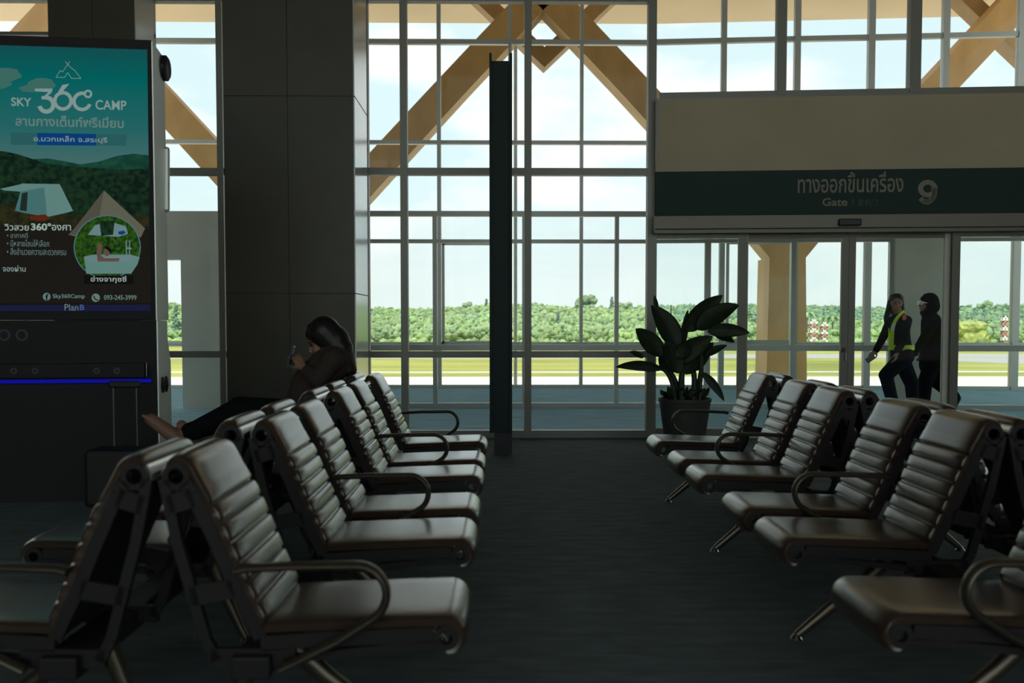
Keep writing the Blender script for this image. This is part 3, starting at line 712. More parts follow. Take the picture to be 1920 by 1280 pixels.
tree('tree', 876, 566, 605, 26, 318, 'round', 'small rounded skyline tree a little left of the narrow tree by the pylon')
tree('tree', 1046, 585, 642, 16, 235, 'cone', 'slender dark tree on the slope right of the dark pylon')
tree('tree', 332, 572, 646, 26, 212, 'cone', 'dark tree seen in the narrow opening beside the advertising screen')
tree('tree', 1853, 563, 600, 28, 318, 'round', 'rounded skyline tree above the lime bush right of the doors')
tree('lime_tree', 1822, 605, 648, 60, 200, 'lime', 'yellow green bushy tree at the forest foot right of the walkers')
tree('tree', 716, 612, 648, 44, 203, 'round', 'bushy green tree at the forest foot beside the large pillar')
tree('tree', 909, 612, 646, 40, 206, 'round', 'bushy tree at the forest foot directly left of the dark pylon')
# palms
def palm(px, ytop, ybot, Y, label):
    b = at(px, ybot, Y); tp = at(px, ytop, Y); root = tag(empty('palm_tree', (b.x, Y, b.z)), label, 'palm tree', 'palms at the forest edge')
    mb = MB(); mb.sweep([(b.x, Y, b.z - 1), (b.x + 0.15, Y, (b.z + tp.z) / 2), (b.x, Y, tp.z)], [0.2, 0.16, 0.12], [0.2, 0.16, 0.12], 8, (1, 0, 0)); mb.build('trunk', 'trunk', root)
    for k in range(9):
        a = 2 * math.pi * k / 9 + 0.2; mb = MB(); L = 3.0; pts = []
        for q in range(6):
            t = q / 5; pts.append(Vector((b.x + math.cos(a) * L * t, Y + math.sin(a) * L * t, tp.z + 1.1 * math.sin(t * 2.2) - 1.5 * t * t)))
        mb.sweep(pts, [0.10, 0.42, 0.5, 0.42, 0.3, 0.04], [0.03] * 6, 6, (-math.sin(a), math.cos(a), 0)); mb.build('frond', 'foliage_light', root)
palm(1560, 598, 648, 215, 'palm tree right of the two red and white masts')
palm(1512, 590, 648, 222, 'palm tree rising behind the left red and white mast')
# red and white lattice masts
def mast(px0, px1, ytop, ybot, Y, label):
    a = at(px0, ybot, Y); b = at(px1, ybot, Y); z1 = at(px0, ytop, Y).z; root = tag(empty('antenna_mast', ((a.x + b.x) / 2, Y, GZ)), label, 'mast', 'red and white masts')
    w = (b.x - a.x); n = 6; hh = (z1 - GZ) / n
    for k in range(n):
        mb = MB(); z = GZ + k * hh
        for dx in (0, 1):
            for dy in (0, 1): mb.box(a.x + dx * (w - 0.3), a.x + dx * (w - 0.3) + 0.3, Y + dy * (w - 0.3), Y + dy * (w - 0.3) + 0.3, z, z + hh)
        mb.box(a.x, b.x, Y, Y + w, z + hh - 0.3, z + hh); mb.bar((a.x + 0.15, Y + 0.1, z), (b.x - 0.15, Y + 0.1, z + hh), 0.16, 0.16, (0, 1, 0)); mb.bar((b.x - 0.15, Y + 0.1, z), (a.x + 0.15, Y + 0.1, z + hh), 0.16, 0.16, (0, 1, 0))
        mb.build('lattice_section', ['tower_red_hazed', 'tower_white'][k % 2], root)
mast(1519, 1533, 599, 646, 196, 'left of the two red and white masts behind the gate doors')
mast(1540, 1552, 604, 646, 196, 'right one of the two red and white masts behind the gate doors')
mast(1880, 1889, 592, 640, 199, 'red and white mast at the right end of the view behind the glass')
# slim pale pole just outside the facade
a = at(966.5, 650, 17.4); mb = MB(); mb.lathe([(0.034, 0), (0.034, at(966, 88, 17.4).z - GZ)], (a.x, 17.4, GZ), 14)
tag(mb.build('pole', 'white_paint', smooth='auto'), 'slim pale pole outside the facade, beside the dark pylon', 'pole')

# ------------------------------------------------------------------ golden tree-shaped roof supports
TY = 20.0
def poly_at(pts, Y, m, name, root, th, shift=0):
    mb = MB(); mb.prism([at(x + shift, y, Y) for x, y in pts], (0, th, 0)); return mb.build(name, m, root)
def roof_support(cx, label):
    b = at(cx, 720, TY); root = tag(empty('roof_support', (b.x, TY, GZ)), label, 'roof support', 'golden roof supports outside the facade')
    s = cx - 1477
    mb = MB(); top = [(1435, 480), (1519, 480)]
    p = [at(1443 + s, 483, TY), at(1511 + s, 483, TY), at(1520 + s, 740, TY), at(1432 + s, 740, TY)]
    p[2].z = p[3].z = GZ
    mb.prism(p, (0, 0.9, 0)); mb.build('column', 'timber', root)
    # arms: lower edge leaves the column head, upper edge leaves the crotch
    yr = -70
    for sg, nm in ((-1, 'left'), (1, 'right')):
        def X(d): return 1477 + sg * d + s
        pts = [(X(34), 483), (X(72), 437), (X(319), 167), (X(319 + (167 - yr) / 1.06), yr), (X(244 + (167 - yr) / 1.06), yr), (X(244), 167), (X(0), 429), (X(0), 483)]
        poly_at(pts, TY, 'timber', 'arm', root, 0.62)
    return root
roof_support(1477, 'golden branching roof support outside, behind the gate doors')
roof_support(560, 'golden branching roof support outside, rising behind the large dark pillar')
roof_support(-328, 'golden branching roof support outside, its arm showing above the advertising screen')
for sg, lab in ((-1, 'darker timber brace running down to the left side of the pointed tip'), (1, 'darker timber brace running down to the right side of the pointed tip')):
    X = lambda d: 1021 + sg * d
    mb = MB(); pts = [(X(0), 126), (X(132 + 72), -68), (X(92 + 72), -68), (X(0), 88)]
    mb.prism([at(x, y, 20.75) for x, y in pts], (0, 0.5, 0)); tag(mb.build('roof_brace', 'brace_timber'), lab, 'roof brace', 'braces of the pointed tip above the pylon')
for sg, lab in ((-1, 'darker timber brace crossing the right golden arm at the top right corner'),):
    X = lambda d: 1935 + sg * d
    mb = MB(); pts = [(X(0), 126), (X(204), -68), (X(164), -68), (X(0), 88)]
    mb.prism([at(x, y, 20.75) for x, y in pts], (0, 0.5, 0)); tag(mb.build('roof_brace', 'brace_timber'), lab, 'roof brace')

# ------------------------------------------------------------------ advertising and charging kiosk
kc = at(293, 640, 6.3); KT = R(-5.6)
KP = Plane((kc.x, kc.y), KT)                         # u runs right; screen lies at negative u
K = lambda x, y, o=0.0: KP.uz(x, y, o)
kroot = tag(empty('advertising_kiosk', tuple(KP.P(-0.6, 0, -0.15))), 'tall black advertising and phone charging kiosk with a lit camping advert', 'kiosk')
ktop = K(293, 75)[1]; KL = -1.24; ksc0 = K(293, 600)[1]
mb = MB(); mb.pbox(KP, KL, 0, ksc0, ktop, 0, -0.10); mb.build('screen_housing', 'kiosk_black', kroot, bevel=0.006)
mb = MB(); mb.pbox(KP, KL + 0.02, -0.0, 0.0, ksc0 - 0.001, -0.012, -0.11); mb.build('cabinet', 'kiosk_black', kroot)
mb = MB()
mb.prism([KP.P(0, z, o) for o, z in ((-0.001, ksc0), (-0.30, ksc0), (-0.30, ktop - 0.10), (-0.24, ktop - 0.035), (-0.001, ktop - 0.01))], KP.u * 0.008)
mb.prism([KP.P(KL - 0.008, z, o) for o, z in ((-0.001, ksc0), (-0.30, ksc0), (-0.30, ktop - 0.10), (-0.24, ktop - 0.035), (-0.001, ktop - 0.01))], KP.u * 0.008)
mb.pbox(KP, KL, 0, ksc0, ktop - 0.03, -0.10, -0.28); mb.build('upper_side_panel', 'kiosk_side', kroot)
mb = MB(); mb.prism([KP.P(0.0, z, o) for o, z in ((-0.012, 0), (-0.34, 0), (-0.34, ksc0 - 0.30), (-0.26, ksc0 - 0.12), (-0.26, ksc0 - 0.002), (-0.012, ksc0 - 0.002))], KP.u * 0.008)
mb.pbox(KP, KL + 0.02, 0, 0.0, ksc0 - 0.002, -0.11, -0.26); mb.build('lower_side_panel', 'kiosk_side', kroot)
# round loudspeaker and bumper behind the edge
c = KP.hit(306, 128, -0.27); mb = MB(); mb.sweep([c + KP.u * -0.05, c + KP.u * 0.025, c + KP.u * 0.038], [0.088, 0.088, 0.07], [0.088, 0.088, 0.07], 24, (0, 1, 0)); mb.build('loudspeaker', 'black_plastic', kroot, smooth='auto')
c0 = KP.hit(310, 275, -0.27); c1 = KP.hit(310, 398, -0.27); mb = MB(); mb.bar(c0, c1, 0.06, 0.05, (0, 1, 0)); mb.build('side_box', 'kiosk_side', kroot, bevel=0.02)
# cable clips on the side
for dx in (0.10, 0.19):
    a = KP.P(0.014, K(315, 708)[1], -dx); b = KP.P(0.014, K(315, 738)[1], -dx); mb = MB()
    mb.sweep([a, a + (b - a) * 0.25, a + (b - a) * 0.6, b], [0.010, 0.02, 0.026, 0.012], [0.006, 0.012, 0.014, 0.006], 8, (0, 1, 0)); mb.build('cable_clip', 'black_plastic', kroot, smooth='auto')

# the picture on the screen
def E(r, g, b, s=0.86): return glow('screen_%d_%d_%d' % (r, g, b), lin(r, g, b), s)
mg = bpy.data.materials.new('screen_sky'); mg.use_nodes = True; nt = mg.node_tree; nt.nodes.clear()
o_ = nt.nodes.new('ShaderNodeOutputMaterial'); e_ = nt.nodes.new('ShaderNodeEmission'); tc = nt.nodes.new('ShaderNodeTexCoord'); sp = nt.nodes.new('ShaderNodeSeparateXYZ'); mr = nt.nodes.new('ShaderNodeMapRange'); cr = nt.nodes.new('ShaderNodeValToRGB')
zs0 = K(140, 320)[1]; zs1 = K(140, 88)[1]; mr.inputs[1].default_value = zs0; mr.inputs[2].default_value = zs1
for i, (p, c) in enumerate(((0.0, (66, 100, 98)), (0.35, (32, 92, 92)), (0.75, (2, 88, 86)), (1.0, (16, 72, 74)))):
    el = cr.color_ramp.elements[i] if i < 2 else cr.color_ramp.elements.new(p); el.position = p; el.color = lin(*c)
nt.links.new(tc.outputs['Object'], sp.inputs[0]); nt.links.new(sp.outputs[2], mr.inputs[0]); nt.links.new(mr.outputs[0], cr.inputs[0]); nt.links.new(cr.outputs[0], e_.inputs[0]); nt.links.new(e_.outputs[0], o_.inputs[0])
def noisy_glow(name, c0, c1, scale):
    m = glow(name, (0, 0, 0, 1)); nt = m.node_tree; e = [n for n in nt.nodes if n.type == 'EMISSION'][0]
    tc = nt.nodes.new('ShaderNodeTexCoord'); n = nt.nodes.new('ShaderNodeTexNoise'); n.inputs['Scale'].default_value = scale; n.inputs['Detail'].default_value = 5; r = nt.nodes.new('ShaderNodeValToRGB')
    r.color_ramp.elements[0].position = 0.38; r.color_ramp.elements[1].position = 0.62; r.color_ramp.elements[0].color = lin(*c0); r.color_ramp.elements[1].color = lin(*c1)
    nt.links.new(tc.outputs['Object'], n.inputs[0]); nt.links.new(n.outputs[0], r.inputs[0]); nt.links.new(r.outputs[0], e.inputs[0]); return m
hill_far = noisy_glow('screen_hill_far', (17, 50, 42), (24, 66, 50), 18)
hill_near = noisy_glow('screen_hill_near', (12, 26, 20), (24, 46, 30), 26)
meadow = noisy_glow('screen_meadow', (24, 27, 18), (40, 40, 22), 20)
hedge = noisy_glow('screen_hedge', (14, 40, 16), (44, 78, 20), 40)
SM = [mg, hill_far, hill_near, meadow, E(40, 90, 92), E(92, 128, 122), E(60, 104, 98), E(30, 42, 38), E(92, 92, 78), E(78, 76, 66), E(28, 26, 22), hedge, E(100, 128, 128), E(66, 108, 106), E(92, 74, 66), E(18, 16, 16), E(8, 60, 116), E(80, 62, 24), E(27, 27, 60), E(84, 36, 20), E(70, 110, 118)]
mb = MB(); S0, S1 = -22, 279
def edge(y0, x): return y0
def pp(pts, o, mi): put_poly(mb, pts, KP, o, mi)
o1 = 0.0015
pp([(S0, 84), (276, 93), (279, 330), (S0, 330)], o1, 0)
for cx, cy, w, h in ((10, 140, 30, 13), (-4, 155, 26, 12), (78, 158, 26, 12), (60, 166, 24, 7)):
    pp([(cx + w * math.cos(a * 0.3927) * (1 + 0.12 * math.sin(a * 2.4)), cy + h * math.sin(a * 0.3927)) for a in range(16)], o1 + 0.0006, 6)
pp([(S0, 288), (0, 287), (30, 291), (60, 298), (90, 297), (120, 302), (150, 308), (185, 303), (220, 292), (250, 288), (279, 291), (280, 345), (S0, 345)], o1 + 0.001, 1)
pp([(S0, 284), (4, 283), (30, 288), (55, 296), (85, 306), (130, 312), (170, 314), (220, 318), (279, 316), (280, 415), (S0, 415)], o1 + 0.0015, 2)
pp([(S0, 384), (30, 382), (130, 402), (200, 405), (280, 404), (281, 470), (S0, 470)], o1 + 0.002, 3)
pp([(S0, 425), (281, 425), (284, 568), (S0, 568)], o1 + 0.0022, 10)
# ridge tent with an awning
pp([(40, 344), (112, 345), (137, 395), (128, 398), (92, 406), (50, 400), (28, 395), (38, 362)], o1 + 0.003, 5)
pp([(40, 358), (83, 351), (88, 404), (50, 400), (28, 395)], o1 + 0.0034, 13)
pp([(0, 354), (40, 345), (84, 346), (84, 351), (38, 359), (8, 357)], o1 + 0.0038, 5)
pp([(41, 362), (52, 360), (50, 396), (37, 394)], o1 + 0.0038, 7)
pp([(55, 404), (85, 402), (95, 410), (80, 415), (58, 412)], o1 + 0.0036, 19)
# pointed tent
pp([(195, 357), (272, 428), (264, 445), (232, 432), (150, 445), (128, 440), (142, 425)], o1 + 0.003, 8)
pp([(195, 357), (186, 410), (142, 440), (128, 440), (142, 425)], o1 + 0.0034, 9)
# round inset with the bath tub
ci = (201, 463); rr = 63
circ = [(ci[0] + rr * math.cos(a * math.pi / 20), ci[1] + rr * 0.95 * math.sin(a * math.pi / 20)) for a in range(40)]
pp(circ, o1 + 0.004, 20)
pp([p for p in [(ci[0] + 61 * math.cos(a * math.pi / 20), ci[1] + 58 * math.sin(a * math.pi / 20)) for a in range(40)]], o1 + 0.0043, 11)
pp([(178, 422), (205, 415), (236, 424), (240, 438), (222, 444), (165, 440)], o1 + 0.0046, 12)
pp([(186, 414), (215, 414), (212, 440), (190, 442)], o1 + 0.0048, 2)
pp([(222, 434), (232, 432), (236, 436), (230, 440), (222, 439)], o1 + 0.0049, 16)
pp([(157, 481), (175, 477), (245, 477), (262, 482), (258, 495), (246, 513), (162, 513), (160, 500)], o1 + 0.005, 5)
pp([(157, 482), (180, 479), (245, 479), (262, 483), (240, 490), (170, 490)], o1 + 0.0053, 12)
pp([(181, 470), (183, 458), (189, 455), (192, 460), (189, 478), (196, 484), (225, 484), (222, 490), (183, 490)], o1 + 0.0056, 14)
pp([(195, 466), (202, 464), (207, 470), (205, 478), (199, 481), (195, 476)], o1 + 0.0059, 14)
pp([(194, 465), (202, 461), (209, 468), (208, 478), (205, 472), (200, 467)], o1 + 0.0062, 15)
for x in (236, 242): pp([(x, 450), (x + 2, 450), (x + 2, 480), (x, 480)], o1 + 0.0053, 12)
pp([(237, 464), (247, 464), (247, 467), (237, 467)], o1 + 0.0056, 12)
pp([(158, 516), (250, 517), (250, 533), (158, 532)], o1 + 0.0048, 15)
# blue bands
pp([(20, 248), (238, 252), (236, 273), (20, 271)], o1 + 0.0008, 4)
pp([(70, 249), (180, 251), (180, 273), (70, 272)], o1 + 0.0012, 16)
pp([(S0, 572), (282, 571), (283, 583), (S0, 583)], o1 + 0.0024, 18)
mb.build('screen', SM, kroot, fix=False)
# lettering of the advert
EL = [E(126, 148, 144), E(96, 122, 118), E(70, 92, 150), E(150, 168, 160)]
mb = MB(); LO_ = o1 + 0.0072
def kt(s, xl, xr, yb, yt=None, bold=0.0, mi=0):
    q = MB(); put_text(q, s, KP, LO_, xl, xr, yb, yt, bold); q.build('lettering', EL[mi], kroot, fix=False)
kt('SKY', 21, 59, 199, 183, 0.018); kt('CAMP', 179, 237, 206, 188, 0.014)
def ringp(cx, cy, r0, r1, a0, a1, n=26, mi=0):
    pts = []; f = []
    for k in range(n + 1):
        a = R(a0 + (a1 - a0) * k / n); pts += [KP.hit(cx + r0 * math.cos(a), cy + r0 * math.sin(a), LO_), KP.hit(cx + r1 * math.cos(a), cy + r1 * math.sin(a), LO_)]
    mb.add(pts, [(2 * k, 2 * k + 1, 2 * k + 3, 2 * k + 2) for k in range(n)], mi)
ringp(87, 196, 9, 17, -75, 168)                                        # lower bowl of the 3
put_poly(mb, [(65, 166), (99, 166), (97, 173), (66, 171)], KP, LO_); put_poly(mb, [(99, 166), (97, 173), (85, 184), (78, 184)], KP, LO_); put_poly(mb, [(78, 180), (92, 180), (92, 187), (78, 186)], KP, LO_)
ringp(118, 189, 12, 18.5, 0, 360); put_poly(mb, [(117, 159), (130, 157), (110, 180), (101, 186)], KP, LO_)   # the 6
ringp(154, 190, 12, 18.5, 20, 290)                                     # the open 0
ringp(165, 176, 4, 8, 0, 360)                                          # degree sign
def line(pts, w=1.0, mi=0):
    for (xa, ya), (xb, yb) in zip(pts, pts[1:]):
        dx, dy = xb - xa, yb - ya; L = math.hypot(dx, dy); nx_, ny_ = -dy / L * w / 2, dx / L * w / 2
        put_poly(mb, [(xa + nx_, ya + ny_), (xb + nx_, yb + ny_), (xb - nx_, yb - ny_), (xa - nx_, ya - ny_)], KP, LO_, mi)
mb.build('logo_numerals', EL, kroot, fix=False); mb = MB()
line([(105, 145), (113, 132), (117, 135), (131, 115)]); line([(122, 115), (133, 127), (140, 132), (152, 147), (134, 147), (127, 136), (121, 145), (105, 145)])
kt('ลานกางเต็นท์พรีเมี่ยม', 29, 232, 238, 217, 0.022, 1)
kt('อ.มวกเหล็ก จ.สระบุรี', 63, 201, 269, 255, 0.012, 0)
kt('วิวสวย', 8, 54, 432, 420, 0.012, 3); kt('360°', 58, 96, 432, 418, 0.03, 3); kt('องศา', 97, 133, 432, 421, 0.012, 3)
kt('• อากาศดี', 13, 52, 446, 436, 0, 1); kt('• มีหลายโซนให้เลือก', 13, 92, 462, 449, 0, 1); kt('• สิ่งอำนวยความสะดวกครบ', 13, 124, 478, 464, 0, 1)
kt('จองผ่าน', 5, 48, 509, 497, 0.01, 0); kt('อ่างจากุซซี่', 170, 237, 531, 517, 0.014, 3)
kt('Sky360Camp', 99, 159, 561, 551, 0.015, 1); kt('093-245-3999', 195, 256, 562, 553, 0.015, 1)
kt('Plan', 121, 147, 582, 570, 0, 1); kt('B', 150, 158, 581, 571, 0.01, 2)
mb.build('tent_logo', EL, kroot, fix=False)
for bx, by, br in ((87.5, 556, 7.2), (179.5, 558, 7.8)): mb = MB(); ringp(bx, by, 0.1, br, 0, 360, mi=1); mb.build('contact_badge', EL, kroot, fix=False)
mb = MB(); LO_ = o1 + 0.0085
put_text(mb, 'f', KP, LO_, 85.2, 90.5, 562.5, 551, 0.05); line([(176, 554), (177, 559), (180, 562), (184, 562)], 2.2)
mb.build('contact_icon', E(20, 24, 22), kroot, fix=False)
# lower cabinet: badges, shelf, blue light
mb = MB()
for x in (8, 41): 
    c = KP.hit(x, 628, -0.0115); mb.disc_ring(c, KP.u, (0, 0, 1), 0.026, 0.040, 0.002, 24)
mb.build('badge', 'kiosk_label', kroot)
zsh0 = K(150, 707)[1]; zsh1 = K(150, 681)[1]
mb = MB(); mb.pbox(KP, KL + 0.05, K(275, 690)[0], zsh0, zsh1, 0.06, -0.012); mb.build('charging_shelf', 'kiosk_black', kroot, bevel=0.005)
for x in (26, 66, 181, 219):
    mb = MB(); c = KP.hit(x, 695, 0.061); mb.disc_ring(c, KP.u, (0, 0, 1), 0.010, 0.022, 0.003, 18); mb.build('socket', 'kiosk_label', kroot)
zb = K(150, 714)[1]; glow('blue_led', (0.010, 0.012, 0.55, 1), 0.42)
mb = MB(); mb.pbox(KP, K(2, 714)[0], K(283, 714)[0], zb - 0.012, zb + 0.010, 0.02, -0.012); mb.build('blue_light', 'blue_led', kroot)
mb = MB(); a = KP.hit(274.5, 680, 0.063); b = KP.hit(274.5, 706, 0.063); mb.sweep([a, b], 0.003, 0.003, 8, (1, 0, 0)); mb.build('shelf_post', 'chrome', kroot)

# ------------------------------------------------------------------ potted plant
PYc = 8.55
pc = at(1284, 760, PYc); zr = at(1284, 746, PYc).z; rt = (at(1333, 746, PYc).x - at(1235, 746, PYc).x) / 2; zfl = 0.0
plant = tag(empty('potted_plant', (pc.x, PYc, 0)), 'large-leaved dark potted plant in a grey tapered pot by the glass wall', 'plant')
mb = MB(); mb.lathe([(rt * 0.70, 0.0), (rt * 0.97, zr - 0.035), (rt, zr - 0.03), (rt, zr), (rt * 0.93, zr), (rt * 0.90, zr - 0.05)], (pc.x, PYc, 0), 36, cap=True); mb.build('pot', 'pot_grey', plant, smooth='auto')
mb = MB(); mb.lathe([(0.01, zr - 0.02), (rt * 0.92, zr - 0.03)], (pc.x, PYc, 0), 24, cap=False); mb.build('soil', 'soil', plant)
def leaf(b, t, w, bow=0.0, sag=0.12, dyb=0.0, dyt=0.0, tilt=0.35, m='leaf_dark', name='leaf', parent=plant, tip=0.8, Yc=PYc):
    """broad leaf between two pixel points, w = full width in pixels, bow = sideways curve in pixels"""
    a = at(b[0], b[1], Yc + dyb); c = at(t[0], t[1], Yc + dyt); mx = (b[0] + t[0]) / 2; my = (b[1] + t[1]) / 2; L = math.hypot(t[0] - b[0], t[1] - b[1])
    nx_, ny_ = -(t[1] - b[1]) / L, (t[0] - b[0]) / L
    mid = at(mx + nx_ * bow, my + ny_ * bow, Yc + (dyb + dyt) / 2 + sag * 0.3)
    n = 14; m_ = 9; vs_ = []; W = w / F * Yc / 2
    for i in range(n + 1):
        q = i / n; p = a * (1 - q) ** 2 + mid * 2 * q * (1 - q) + c * q * q; d = ((mid - a) * (1 - q) + (c - mid) * q).normalized()
        sd = d.cross(Vector((0, 1, 0))).normalized(); sd = (sd + Vector((0, tilt, 0))).normalized(); nr = sd.cross(d).normalized()
        ww = W * max(0.03, math.sin(math.pi * min(1, q ** tip)) ** 0.72)
        for j in range(m_):
            k = 2 * j / (m_ - 1) - 1; vs_.append(p + sd * ww * k + nr * (0.22 * ww * abs(k) ** 1.3 + 0.02 * ww * math.sin(i * 1.7 + k * 2)))
    N_ = len(vs_); th = Vector((0, 0.003, 0)); fs = []
    for i in range(n):
        for j in range(m_ - 1): a_ = i * m_ + j; fs.append((a_, a_ + 1, a_ + m_ + 1, a_ + m_)); fs.append((N_ + a_, N_ + a_ + m_, N_ + a_ + m_ + 1, N_ + a_ + 1))
        for j in (0, m_ - 1): a_ = i * m_ + j; fs.append((a_, a_ + m_, N_ + a_ + m_, N_ + a_))
    mb = MB(); mb.add(vs_ + [v + th for v in vs_], fs); return mb.build(name, m, parent, smooth=True)
def stem(pts, r0, r1):
    mb = MB(); P = [at(x, y, PYc + dy) for x, y, dy in pts]; P = [Vector(q) for q in smooth_path3(P)]
    n = len(P); rr_ = [r0 + (r1 - r0) * i / (n - 1) for i in range(n)]; mb.sweep(P, rr_, rr_, 8, (0, 1, 0)); mb.build('stem', 'stem_dark', plant, smooth=True)
def smooth_path3(P, it=2):
    for _ in range(it):
        q = [P[0]]
        for a, b in zip(P, P[1:]): q += [a * 0.75 + b * 0.25, a * 0.25 + b * 0.75]
        q.append(P[-1]); P = q
    return P
LV = [((1288, 622), (1355, 553), 38, -10, 0.02, 0.10), ((1307, 618), (1386, 572), 40, -10, -0.03, -0.06), ((1326, 622), (1406, 624), 27, -9, -0.05, -0.12), ((1340, 626), (1377, 642), 18, -4, 0.05, 0.12),
      ((1270, 655), (1221, 572), 42, 12, 0.0, 0.05), ((1233, 582), (1227, 553), 10, 0, 0.1, 0.12), ((1243, 668), (1192, 616), 36, 4, -0.05, -0.12), ((1243, 692), (1154, 688), 21, 11, -0.05, -0.15), ((1206, 671), (1180, 659), 11, 4, 0.1, 0.16),
      ((1322, 667), (1364, 647), 16, -3, 0.05, 0.1), ((1316, 698), (1358, 752), 17, -8, 0.0, -0.06), ((1281, 648), (1290, 580), 17, 0, 0.06, 0.1), ((1262, 682), (1336, 630), 40, -6, -0.08, -0.12),
      ((1286, 702), (1306, 632), 44, 4, -0.06, -0.05), ((1252, 702), (1260, 634), 42, 0, 0.06, 0.02), ((1300, 695), (1338, 642), 40, -5, 0.08, 0.12), ((1272, 700), (1248, 640), 40, 4, -0.1, -0.12), ((1296, 690), (1280, 636), 36, 0, 0.1, 0.14), ((1268, 668), (1296, 646), 30, 0, -0.14, -0.2)]
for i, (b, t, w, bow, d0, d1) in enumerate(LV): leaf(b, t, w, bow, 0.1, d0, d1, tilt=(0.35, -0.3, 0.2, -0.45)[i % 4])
stem([(1266, 750, 0), (1262, 720, 0), (1250, 696, 0), (1236, 690, -.03)], 0.026, 0.012); stem([(1274, 750, .05), (1268, 715, 0), (1254, 692, .0), (1245, 668, -.04)], 0.030, 0.014)
stem([(1279, 750, -.05), (1277, 715, -.04), (1280, 690, -.02), (1272, 655, 0)], 0.036, 0.02); stem([(1300, 750, 0), (1303, 720, .02), (1300, 690, .03), (1290, 640, .03)], 0.036, 0.016)
stem([(1308, 750, .03), (1312, 715, 0), (1316, 690, .02), (1312, 630, 0)], 0.034, 0.016); stem([(1312, 750, -.06), (1314, 722, -.05), (1312, 705, -.02), (1318, 696, 0)], 0.018, 0.008)
stem([(1259, 750, .08), (1258, 705, .1), (1259, 660, .1), (1258, 572, .1)], 0.006, 0.004)
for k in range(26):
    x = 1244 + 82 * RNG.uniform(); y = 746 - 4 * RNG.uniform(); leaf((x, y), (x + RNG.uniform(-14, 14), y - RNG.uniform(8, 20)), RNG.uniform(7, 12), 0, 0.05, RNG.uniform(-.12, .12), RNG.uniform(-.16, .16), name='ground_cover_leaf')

# ------------------------------------------------------------------ suitcase
sy = 5.85; sx0, sx1 = -2.62, -2.16
suit = tag(empty('suitcase', ((sx0 + sx1) / 2, sy, 0)), 'dark trolley suitcase with raised handle, under the bare feet beside the kiosk', 'suitcase')
mb = MB(); mb.box(sx0, sx1, sy - 0.12, sy + 0.13, 0.055, 0.425); mb.build('shell', 'suitcase_shell', suit, bevel=0.035)
for k in range(4):
    mb = MB(); mb.lathe([(0.024, 0), (0.026, 0.02), (0.012, 0.06)], (sx0 + 0.06 + (k % 2) * (sx1 - sx0 - 0.12), sy - 0.07 + (k // 2) * 0.15, 0), 12); mb.build('wheel', 'black_plastic', suit)
hx0 = at(203, 780, sy).x; hx1 = at(247, 780, sy).x; hz = at(225, 722, sy).z
mb = MB()
for x in (hx0, hx1): mb.sweep([(x, sy + 0.08, 0.40), (x, sy + 0.08, hz - 0.02)], 0.010, 0.007, 8, (1, 0, 0))
mb.build('telescopic_tube', 'suitcase_metal', suit)
mb = MB(); mb.bar((hx0 - 0.025, sy + 0.08, hz), (hx1 + 0.025, sy + 0.08, hz), 0.034, 0.045); mb.build('grip', 'black_plastic', suit, bevel=0.012)

# ------------------------------------------------------------------ people
def hand(w, d, pn, curl=0.35, s=1.0, spread=0.10, side=1):
    """hand capsules: wrist w, direction d, palm normal pn, finger curl in radians per joint"""
    w = Vector(w); d = Vector(d).normalized(); pn = Vector(pn); pn = (pn - d * pn.dot(d)).normalized(); x = d.cross(pn).normalized() * side
    caps = [(w - d * 0.02, 0.024 * s, w + d * 0.02, 0.022 * s)]
    for k in (-1.2, -0.4, 0.4, 1.2): caps.append((w + d * 0.015 + x * 0.010 * k * s, 0.014 * s, w + d * 0.078 * s + x * 0.019 * k * s, 0.0125 * s))
    for k, L in ((-1.2, 0.060), (-0.4, 0.074), (0.4, 0.080), (1.2, 0.070)):
        p = w + d * 0.080 * s + x * 0.019 * k * s; dd = (d + x * spread * k * 0.5).normalized(); a = curl
        for q, l in enumerate((0.45, 0.32, 0.27)):
            dr = dd * math.cos(a) + pn * math.sin(a); e = p + dr * L * l * s; caps.append((p, (0.0092 - 0.0008 * q) * s, e, (0.0086 - 0.0010 * q) * s)); p = e; a += curl
    p = w + d * 0.025 * s + x * 0.024 * s; e = p + (d * 0.6 + x * 0.65 + pn * 0.4).normalized() * 0.042 * s; f = e + (d * 0.9 + x * 0.2 + pn * 0.5).normalized() * 0.032 * s
    caps += [(p, 0.013 * s, e, 0.011 * s), (e, 0.0105 * s, f, 0.0085 * s)]
    return caps
def head(c, fwd, up=(0, 0, 1), s=1.0):
    """head capsules and ellipsoids; returns caps, ells, frame"""
    c = Vector(c); f = Vector(fwd).normalized(); u = Vector(up); u = (u - f * u.dot(f)).normalized(); r = f.cross(u).normalized()
    M = Matrix((r, f, u)).transposed(); eu = M.to_euler(); g = lambda x, y, z: c + (r * x + f * y + u * z) * s
    ells = [(g(0, -0.012, 0.022), (0.074 * s, 0.092 * s, 0.094 * s), eu), (g(0, 0.022, -0.045), (0.056 * s, 0.066 * s, 0.068 * s), eu)]
    for sg in (-1, 1): ells.append((g(sg * 0.074, -0.01, -0.012), (0.010 * s, 0.018 * s, 0.030 * s), eu)); ells.append((g(sg * 0.034, 0.066, -0.028), (0.020 * s, 0.014 * s, 0.018 * s), eu))
    caps = [(g(0, 0.082, 0.010), 0.008 * s, g(0, 0.100, -0.026), 0.013 * s), (g(-0.018, 0.082, -0.060), 0.006 * s, g(0.018, 0.082, -0.060), 0.006 * s), (g(0, 0.062, -0.098), 0.018 * s, g(0, 0.058, -0.094), 0.018 * s)]
    return caps, ells, g, eu
